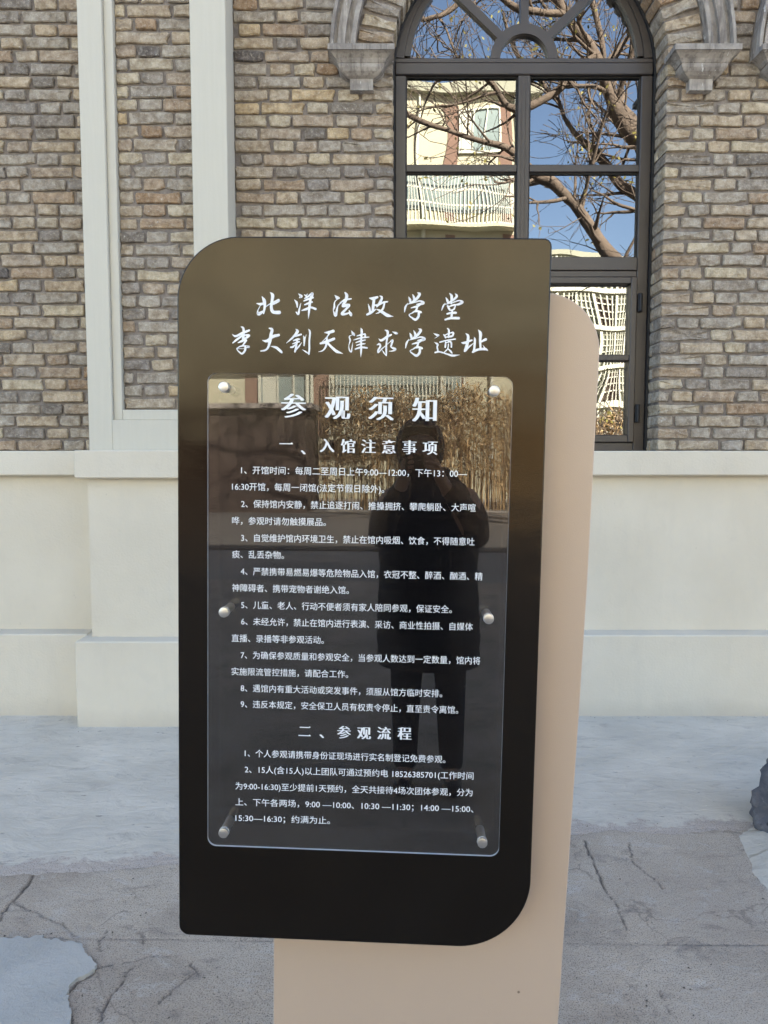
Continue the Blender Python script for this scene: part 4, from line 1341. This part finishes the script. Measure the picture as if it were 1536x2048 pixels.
# block A: cream flats with caged balconies
A, top = far_block((0, -24, 0), 'cream and red-brown block of flats with caged balconies across the yard', -15.0, 6.1, 9, 6, 2.95, -0.95 + .2, M['cream'], 0)
fz = [top - 2.95 * (k + 1) for k in range(6)]
for k, z in enumerate(fz):
    if z < 0.5: continue
    for j, x0 in enumerate((0.9, -3.9, -8.7, -13.5)):
        b = MB(); b.box(x0 + 1.62, x0 + 2.12, 0.001, 0.03, z, z + 2.6); b.build('red_panel', M['redwall'], A)
        b = MB(); b.box(x0 + 4.05, x0 + 4.75, 0.001, 0.03, z, z + 2.7); b.build('red_panel', M['redwall'], A)
        if (k + j) % 2 == 0:
            wx0, wx1, wz0, wz1 = x0 + 2.22, x0 + 4.02, z + .55, z + 2.35
            f = MB()
            for q in ((wx0 - .1, wx1 + .1, wz0 - .1, wz0), (wx0 - .1, wx1 + .1, wz1, wz1 + .1), (wx0 - .1, wx0, wz0, wz1), (wx1, wx1 + .1, wz0, wz1),
                      (wx0 + .58, wx0 + .64, wz0, wz1), (wx1 - .64, wx1 - .58, wz0, wz1)):
                f.box(q[0], q[1], 0.032, 0.13, q[2], q[3])
            fr = f.build('window', M['white_metal'], A)
            f = MB(); f.box(wx0, wx1, 0.033, 0.06, wz0, wz1); f.build('pane', M['dark_glass'], fr)
            f = MB(); f.box(wx0 + .05, wx0 + .55, 0.061, 0.07, wz0, wz1); f.build('curtain', M['white_metal'], fr)
        else:
            f = MB(); f.box(x0 + .1, x0 + 4.6, 0.031, 0.05, z + .7, z + 2.5); gw = f.build('window', M['dark_glass'], A)
            f = MB(); f.box(x0, x0 + 4.7, 0.05, 0.85, z - .12, z - .001); f.build('balcony_slab', M['cream'], A)
            f = MB()
            for i in range(37):
                x = x0 + i * 4.65 / 36
                f.box(x, x + .035, 0.78, 0.81, z, z + 2.4)
            for zz in (0.02, 0.75, 1.35, 2.36): f.box(x0, x0 + 4.68, 0.74, 0.779, z + zz, z + zz + .07)
            for yy in (0.1, 0.3, 0.5, 0.7):
                f.box(x0 - .03, x0, yy, yy + .03, z, z + 2.4); f.box(x0 + 4.69, x0 + 4.72, yy, yy + .03, z, z + 2.4)
            f.build('balcony_cage', M['white_metal'], A)
for x in (0.0, 1.75, -4.8, -9.6, 5.9):
    f = MB(); f.tube([(x, .12, 0), (x, .12, top)], .07, 8); f.build('drain_pipe', M['white_metal'], A)

# block B: far pale slab with a grid of bays
Bk, topb = far_block((0, -50, 0), 'pale slab block with a dense grid of window bays beyond the yard', 12.0, 28.0, 12, 6, 2.75, 0.3, M['pale'], 1)
for k in range(6):
    z = 0.3 + k * 2.75
    for i in range(13):
        x = 12.2 + i * 1.22
        f = MB()
        f.box(x, x + .16, 0.01, .35, z, z + 2.6)
        f.box(x + .161, x + 1.219, 0.012, .33, z, z + .35)
        for zz in (.9, 1.42, 1.94): f.box(x + .161, x + 1.219, 0.012, .2, z + zz, z + zz + .09)
        for xx in (.43, .74, 1.0): f.box(x + xx, x + xx + .07, .2005, .26, z + .351, z + 2.6)
        fr = f.build('window', M['white_metal'], Bk)
        f = MB(); f.box(x + .165, x + 1.215, 0.011, .08, z + .36, z + 2.35); f.build('pane', M['glaze'] if (i * 7 + k * 3) % 5 < 3 else M['shed'], fr)

# shed
sh = empty('shed', (-6.4, -17.6, 0))
tag(sh, 'dark brown boarded shed with a flat roof left of the dry hedge', 'shed')
b = MB()
for i in range(22): b.box(-2.9 + i * .262, -2.9 + i * .262 + .255, .8 - rng.uniform(0, .012), .83, 0, 2.75)
b.build('boarding', M['shed'], sh)
b = MB(); b.box(-2.9, 2.86, -1.2, .78, 0, 2.74); b.build('wall', M['shed'], sh)
b = MB(); b.box(-3.1, 3.05, -1.4, 1.05, 2.76, 2.9, bev=.01); b.build('roof', M['stone'], sh)

# hedge of dry bamboo
hedge = empty('bamboo_hedge', (2.9, -18.4, 0))
tag(hedge, 'long hedge of dry golden bamboo standing in the sun across the yard', 'hedge')
rs = np.random.RandomState(4)
N = 26000
hx = rs.uniform(-6.3, 6.3, N); hy = rs.uniform(-0.55, 0.55, N)
hz = 0.35 + 3.0 * rs.beta(2.2, 1.3, N) + 0.18 * np.sin(hx * 2.3) * 1.0
cl_ = fnoise(hx * 1.0, hz * 1.0, 31, 3.5)
keep = rs.rand(N) < np.clip(0.75 + cl_ * 0.8, 0.15, 1)
hx, hy, hz = hx[keep], hy[keep], hz[keep]; N = len(hx)
d1 = rs.normal(size=(N, 3)); d1[:, 2] -= 0.5; d1 /= np.linalg.norm(d1, axis=1)[:, None]
d2 = np.cross(d1, rs.normal(size=(N, 3))); d2 /= np.linalg.norm(d2, axis=1)[:, None]
ln = rs.uniform(.12, .32, N)[:, None]; wd = rs.uniform(.012, .028, N)[:, None]
P = np.stack([hx, hy, hz], -1)
V = np.stack([P - d2 * wd * .6, P + d1 * ln * .5 - d2 * wd, P + d1 * ln, P + d1 * ln * .5 + d2 * wd], 1).reshape(-1, 3)
me = bpy.data.meshes.new('foliage')
me.vertices.add(len(V)); me.vertices.foreach_set('co', V.ravel())
me.loops.add(4 * N); me.loops.foreach_set('vertex_index', np.arange(4 * N, dtype=np.int32))
me.polygons.add(N); me.polygons.foreach_set('loop_start', np.arange(0, 4 * N, 4, dtype=np.int32))
me.update(calc_edges=True)
a_ = me.attributes.new('rnd', 'FLOAT', 'FACE'); a_.data.foreach_set('value', rs.rand(N).astype(np.float32))
me.materials.append(M['dry'])
fo = link('foliage', me, hedge); tag(fo, kind='stuff')
b = MB(); r_ = []
for i in range(520):
    x = rng.uniform(-6.3, 6.3); y = rng.uniform(-.45, .45); h_ = rng.uniform(2.6, 3.5)
    k0 = len(b.f)
    b.tube([(x, y, 0), (x + rng.uniform(-.08, .08), y, h_ * .5), (x + rng.uniform(-.3, .3), y + rng.uniform(-.1, .1), h_)], [.014, .012, .004], 4, cap=False)
    r_ += [rng.uniform(.2, .75)] * (len(b.f) - k0)
b.rnd = r_
tag(b.build('stems', M['dry'], hedge), kind='stuff')


# bare trees ---------------------------------------------------------
def grow(mb_, p, d, length, rad, depth, rs, leaves=None):
    n = 4
    pts = [p.copy()]; rads = [rad]
    q = p.copy(); dd = d.copy()
    for i in range(n):
        dd = (dd + Vector((rs.uniform(-1, 1), rs.uniform(-1, 1), rs.uniform(-.6, 1.0))) * 0.20).normalized()
        q = q + dd * length / n
        pts.append(q.copy()); rads.append(rad * (1 - 0.62 * (i + 1) / n))
        if depth > 0 and i >= 1:
            for _ in range(rs.choice((1, 1, 1, 2))):
                side = dd.cross(Vector((rs.uniform(-1, 1), rs.uniform(-1, 1), rs.uniform(-1, 1))))
                if side.length > .01:
                    nd = (dd * 0.9 + side.normalized() * rs.uniform(.5, 1.0)).normalized()
                    grow(mb_, q, nd, length * rs.uniform(.5, .75), rads[-1] * .62, depth - 1, rs, leaves)
    if depth == 0 and leaves is not None and rs.random() < 0.12:
        for _ in range(3): leaves.append(q + Vector((rs.uniform(-.15, .15), rs.uniform(-.15, .15), rs.uniform(-.2, .1))))
    mb_.tube(pts, [max(r_, .006) for r_ in rads], 4 if rad < .04 else 7, cap=False)


def bare_tree(name, loc, label, limbs, seed, depth=3):
    t = empty(name, loc)
    tag(t, label, 'tree')
    rs = random.Random(seed)
    tr, cr, lv = MB(), MB(), []
    for j, (pl, r0, r1) in enumerate(limbs):
        pts = []
        P_ = [Vector(p) for p in pl]
        n = len(P_)
        for i in range(n - 1):
            p0, p1, p2, p3 = P_[max(i - 1, 0)], P_[i], P_[i + 1], P_[min(i + 2, n - 1)]
            for k in range(4):
                tt = k / 4
                pts.append(0.5 * ((2 * p1) + (p2 - p0) * tt + (2 * p0 - 5 * p1 + 4 * p2 - p3) * tt * tt + (-p0 + 3 * p1 - 3 * p2 + p3) * tt ** 3))
        pts.append(P_[-1])
        m_ = len(pts)
        rads = [r0 + (r1 - r0) * (i / (m_ - 1)) ** 0.8 for i in range(m_)]
        (tr if j == 0 else cr).tube(pts, [r * rs.uniform(.92, 1.1) for r in rads], 10)
        for i in range(m_ // 3 if j == 0 else 2, m_):
            for _ in range(rs.choice((0, 1, 1))):
                d = (pts[min(i + 1, m_ - 1)] - pts[max(i - 1, 0)]).normalized()
                side = d.cross(Vector((rs.uniform(-1, 1), rs.uniform(-1, 1), rs.uniform(-1, 1)))).normalized()
                grow(cr, pts[i], (d * .5 + side + Vector((0, 0, .15))).normalized(), rs.uniform(.8, 1.9), min(rads[i] * .45, .05), depth - 1, rs, lv)
    tr.build('trunk', M['bark'], t, smooth=True)
    c_ = cr.build('crown', M['bark'], t, smooth=True)
    b_ = MB()
    for p in lv:
        a = Vector((rs.uniform(-1, 1), rs.uniform(-1, 1), rs.uniform(-1, 1))).normalized() * .05
        c2 = a.cross(Vector((rs.uniform(-1, 1), 1, rs.uniform(-1, 1)))).normalized() * .028
        b_.add([tuple(p - a), tuple(p + c2), tuple(p + a), tuple(p - c2)], [(0, 1, 2, 3)])
    if b_.f: tag(b_.build('leaves', M['leaf'], t), kind='stuff')
    return t


TL = (6.9, -8.0, 0)
def rel(pl, y=0.0, dy=0.0):
    n_ = len(pl)
    return [(x - TL[0], y + dy * i / (n_ - 1), z) for i, (x, z) in enumerate(pl)]
bare_tree('bare_tree', TL, 'tall bare tree with leaning trunk and crooked limbs, mirrored in the arched window', [
    (rel([(6.9, 0), (6.78, 1.65), (6.6, 3.91), (6.31, 6.35), (5.82, 7.98), (5.13, 8.84), (4.67, 9.59), (4.33, 10.23), (3.76, 10.96), (3.42, 11.49), (3.08, 12.32), (2.4, 13.6)], 0, .8), .27, .06),
    (rel([(6.4, 5.6), (5.96, 6.79), (5.09, 7.98), (4.58, 8.63), (4.01, 9.16), (3.84, 9.59), (3.56, 9.91), (3.22, 10.54), (2.7, 11.6)], 0, -.7), .11, .04),
    (rel([(6.62, 3.2), (6.35, 4.1), (5.55, 5.25), (5.03, 5.96), (4.73, 6.46), (4.28, 7.0), (3.71, 7.44), (3.28, 7.76), (2.81, 8.09), (2.14, 8.3), (1.36, 8.52), (.4, 8.9)], 0, .6), .19, .04),
    (rel([(6.3, 6.3), (6.07, 7.0), (5.7, 8.41), (5.46, 9.05), (5.11, 9.59), (4.88, 10.23), (4.75, 11.07), (4.51, 12.12), (4.4, 13.4)], 0, -.4), .15, .05),
    (rel([(4.4, 10.1), (3.9, 9.6), (2.91, 9.0), (2.35, 9.38), (1.79, 9.7), (1.24, 9.8), (0.57, 9.75), (-.6, 10.2)], .5, .3), .12, .03),
    (rel([(3.8, 10.9), (2.9, 10.9), (1.9, 11.2), (1.0, 10.6), (.3, 11.4), (-.6, 12.1)], .6, .5), .09, .03),
    (rel([(4.9, 10.2), (5.6, 11.0), (6.1, 12.0), (6.3, 13.4)], -.2, -.6), .09, .03),
    (rel([(6.1, 7.0), (6.9, 8.2), (7.6, 9.6), (8.0, 11.2)], 0, .6), .11, .03),
], 21, 3)
shl = []
srs = random.Random(77)
for k in range(9):
    a_ = srs.uniform(0, 6.28)
    shl.append(([(0, 0, 0), (.25 * math.cos(a_), .25 * math.sin(a_), .8), (.6 * math.cos(a_), .6 * math.sin(a_), 1.7), (1.0 * math.cos(a_), 1.0 * math.sin(a_), 2.5)], .03, .01))
bare_tree('bare_shrub', (6.6, -12.4, 0), 'low bare many-stemmed shrub below the leaning tree', shl, 8, 2)


# ---------------------------------------------------------------- the photographer
M['coat'] = simple('black_padded_fabric', srgb(30, 28, 30), 0.75, var=0.1, bump=0.004, bscale=14)
M['trousers'] = simple('dark_trouser_cloth', srgb(34, 34, 40), 0.9)
M['skin'] = simple('skin', srgb(190, 150, 128), 0.5, var=0.05)
M['shoe'] = simple('black_shoe_leather', srgb(22, 21, 21), 0.4)
M['phone_case'] = simple('black_phone_case', srgb(20, 20, 22), 0.3)


def skin_obj(name, verts, edges, mats, parent, sub=2):
    me_ = bpy.data.meshes.new(name)
    me_.from_pydata([v[:3] for v in verts], edges, [])
    o_ = bpy.data.objects.new(name, me_); COL.objects.link(o_)
    o_.modifiers.new('skin', 'SKIN').use_smooth_shade = True
    md = o_.modifiers.new('sub', 'SUBSURF'); md.levels = sub; md.render_levels = sub
    for i, v in enumerate(verts):
        rr = v[3]
        rr = rr if hasattr(rr, '__len__') else (rr, rr)
        me_.skin_vertices[0].data[i].radius = rr
    me_.skin_vertices[0].data[0].use_root = True
    bpy.context.view_layer.update()
    dgr = bpy.context.evaluated_depsgraph_get()
    new = bpy.data.meshes.new_from_object(o_.evaluated_get(dgr))
    bpy.data.objects.remove(o_)
    new.materials.clear(); new.materials.append(mats)
    new.polygons.foreach_set('use_smooth', [True] * len(new.polygons))
    return link(name, new, parent)


def chain(*pts):
    return list(pts), [(i, i + 1) for i in range(len(pts) - 1)]


pr = empty('person', (0.05, -0.42, 0))
tag(pr, 'person in a long black hooded winter coat holding up a phone, mirrored in the acrylic', 'person')
V_, E_ = [], []
def addv(x, y, z, r): V_.append((x, y, z, r)); return len(V_) - 1
pel = addv(0, 0, .88, (.14, .10))
sp1 = addv(0, 0, 1.05, (.125, .09)); E_.append((pel, sp1))
sp2 = addv(0, 0, 1.26, (.15, .10)); E_.append((sp1, sp2))
nk = addv(-.01, .01, 1.39, .055); E_.append((sp2, nk))
hd0 = addv(-.03, .04, 1.47, .062); E_.append((nk, hd0))
hd1 = addv(-.04, .05, 1.55, .078); E_.append((hd0, hd1))
hd2 = addv(-.04, .045, 1.60, .062); E_.append((hd1, hd2))
for s in (-1, 1):
    hip = addv(.09 * s, 0, .80, .085); E_.append((pel, hip))
    kn = addv(.10 * s, .01, .47, .058); E_.append((hip, kn))
    an = addv(.105 * s, -.02, .09, .040); E_.append((kn, an))
    ft = addv(.115 * s, .13, .035, .032); E_.append((an, ft))
    shd = addv(.185 * s, 0, 1.33, .055); E_.append((sp2, shd))
    el = addv(.20 * s, .15, 1.14, .042); E_.append((shd, el))
    wr = addv(.075 * s - .02, .34, 1.41, .027); E_.append((el, wr))
    pm = addv(.062 * s - .02, .355, 1.45, (.034, .020)); E_.append((wr, pm))
    px_ = .042 * s - .05
    for q, (dz, l) in enumerate(((.032, .9), (.012, 1.0), (-.008, .95), (-.026, .75))):     # four fingers wrapped behind the phone
        k1 = addv(.055 * s - .03, .372, 1.462 + dz, .0085); E_.append((pm, k1))
        k2 = addv(.055 * s - .03 - s * .016 * l, .392, 1.466 + dz, .0075); E_.append((k1, k2))
        k3 = addv(.055 * s - .03 - s * .034 * l, .391, 1.468 + dz, .0065); E_.append((k2, k3))
    th1 = addv(.046 * s - .03, .352, 1.455, .010); E_.append((pm, th1))
    th2 = addv(.032 * s - .04, .358, 1.484, .008); E_.append((th1, th2))
body = skin_obj('body', V_, E_, M['skin'], pr)


def loft(secs, n=28, quilt=0.0):
    b_ = MB(); vs = []
    for (cx_, cy_, z, rx, ry) in secs:
        for k in range(n):
            a = 2 * math.pi * k / n
            w = 1 + quilt * math.cos(5 * a + z * 3)
            vs.append((cx_ + rx * w * math.cos(a), cy_ + ry * w * math.sin(a), z))
    fs = [(i * n + k, i * n + (k + 1) % n, (i + 1) * n + (k + 1) % n, (i + 1) * n + k) for i in range(len(secs) - 1) for k in range(n)]
    b_.add(vs, fs); return b_


secs = []
base = [(0, 0, .575, .225, .165), (0, 0, .70, .228, .165), (0, 0, .85, .222, .160), (0, 0, 1.0, .215, .152), (0, 0, 1.15, .222, .150), (0, 0, 1.24, .226, .148),
        (0, 0, 1.32, .200, .132), (0, .005, 1.375, .160, .115), (-.01, .01, 1.43, .105, .095), (-.02, .02, 1.455, .095, .092)]
for i in range(len(base) - 1):
    for k in range(5):
        t = k / 5
        q = [base[i][j] * (1 - t) + base[i + 1][j] * t for j in range(5)]
        puff = 0.006 * abs(math.sin(q[2] * 34))
        q[3] += puff; q[4] += puff
        secs.append(q)
secs.append(base[-1])
loft(secs, quilt=.012).build('coat', M['coat'], pr, smooth=True)
for s in (-1, 1):
    v_, e_ = chain((.14 * s, 0, 1.295, .078), (.195 * s, .03, 1.25, .070), (.205 * s, .14, 1.14, .060), (.17 * s, .23, 1.26, .055), (.085 * s - .01, .325, 1.385, .043))
    skin_obj('sleeve', v_, e_, M['coat'], pr)
    v_, e_ = chain((.085 * s, 0, .86, .10), (.10 * s, .01, .48, .074), (.105 * s, -.015, .12, .058), (.105 * s, -.015, .075, .056))
    skin_obj('trouser_leg', v_, e_, M['trousers'], pr)
    v_, e_ = chain((.105 * s, -.05, .05, .045), (.11 * s, .04, .045, .046), (.12 * s, .15, .038, .036))
    skin_obj('shoe', v_, e_, M['shoe'], pr)
# hood: open in front of the face
bm = bmesh.new(); bmesh.ops.create_uvsphere(bm, u_segments=28, v_segments=18, radius=1)
for v in list(bm.verts):
    if v.co.y > .62 and -.75 < v.co.z < .55: bm.verts.remove(v)
for v in bm.verts: v.co = Vector((v.co.x * .108 - .04, v.co.y * .118 + .025, v.co.z * .135 + 1.54))
me = bpy.data.meshes.new('hood'); bm.to_mesh(me); bm.free(); me.materials.append(M['coat'])
me.polygons.foreach_set('use_smooth', [True] * len(me.polygons))
link('hood', me, pr)
for s in (-1, 1):      # eyes
    bm = bmesh.new(); bmesh.ops.create_uvsphere(bm, u_segments=10, v_segments=8, radius=.011)
    me = bpy.data.meshes.new('eye'); bm.to_mesh(me); bm.free(); me.materials.append(M['shoe'])
    e = link('eye', me, pr); e.location = (-.04 + .031 * s, .121, 1.555)
v_, e_ = chain((-.04, .118, 1.552, .009), (-.04, .136, 1.520, .012), (-.04, .128, 1.510, .010)); skin_obj('nose', v_, e_, M['skin'], pr)
v_, e_ = chain((-.062, .108, 1.488, .005), (-.04, .116, 1.486, .007), (-.018, .108, 1.488, .005)); skin_obj('mouth', v_, e_, simple('lips', srgb(150, 95, 88), 0.5), pr)

ph = empty('phone', (0.0, -0.032, 1.468))
tag(ph, 'black phone held upright in front of the face of the person in the coat', 'phone')
b = MB()
pts = [(x, z) for x, z in round_rect(-.038, .038, -.045, .040, (.009,) * 4)]
b.prism(pts, -.004, .004); b.build('case', M['phone_case'], ph)
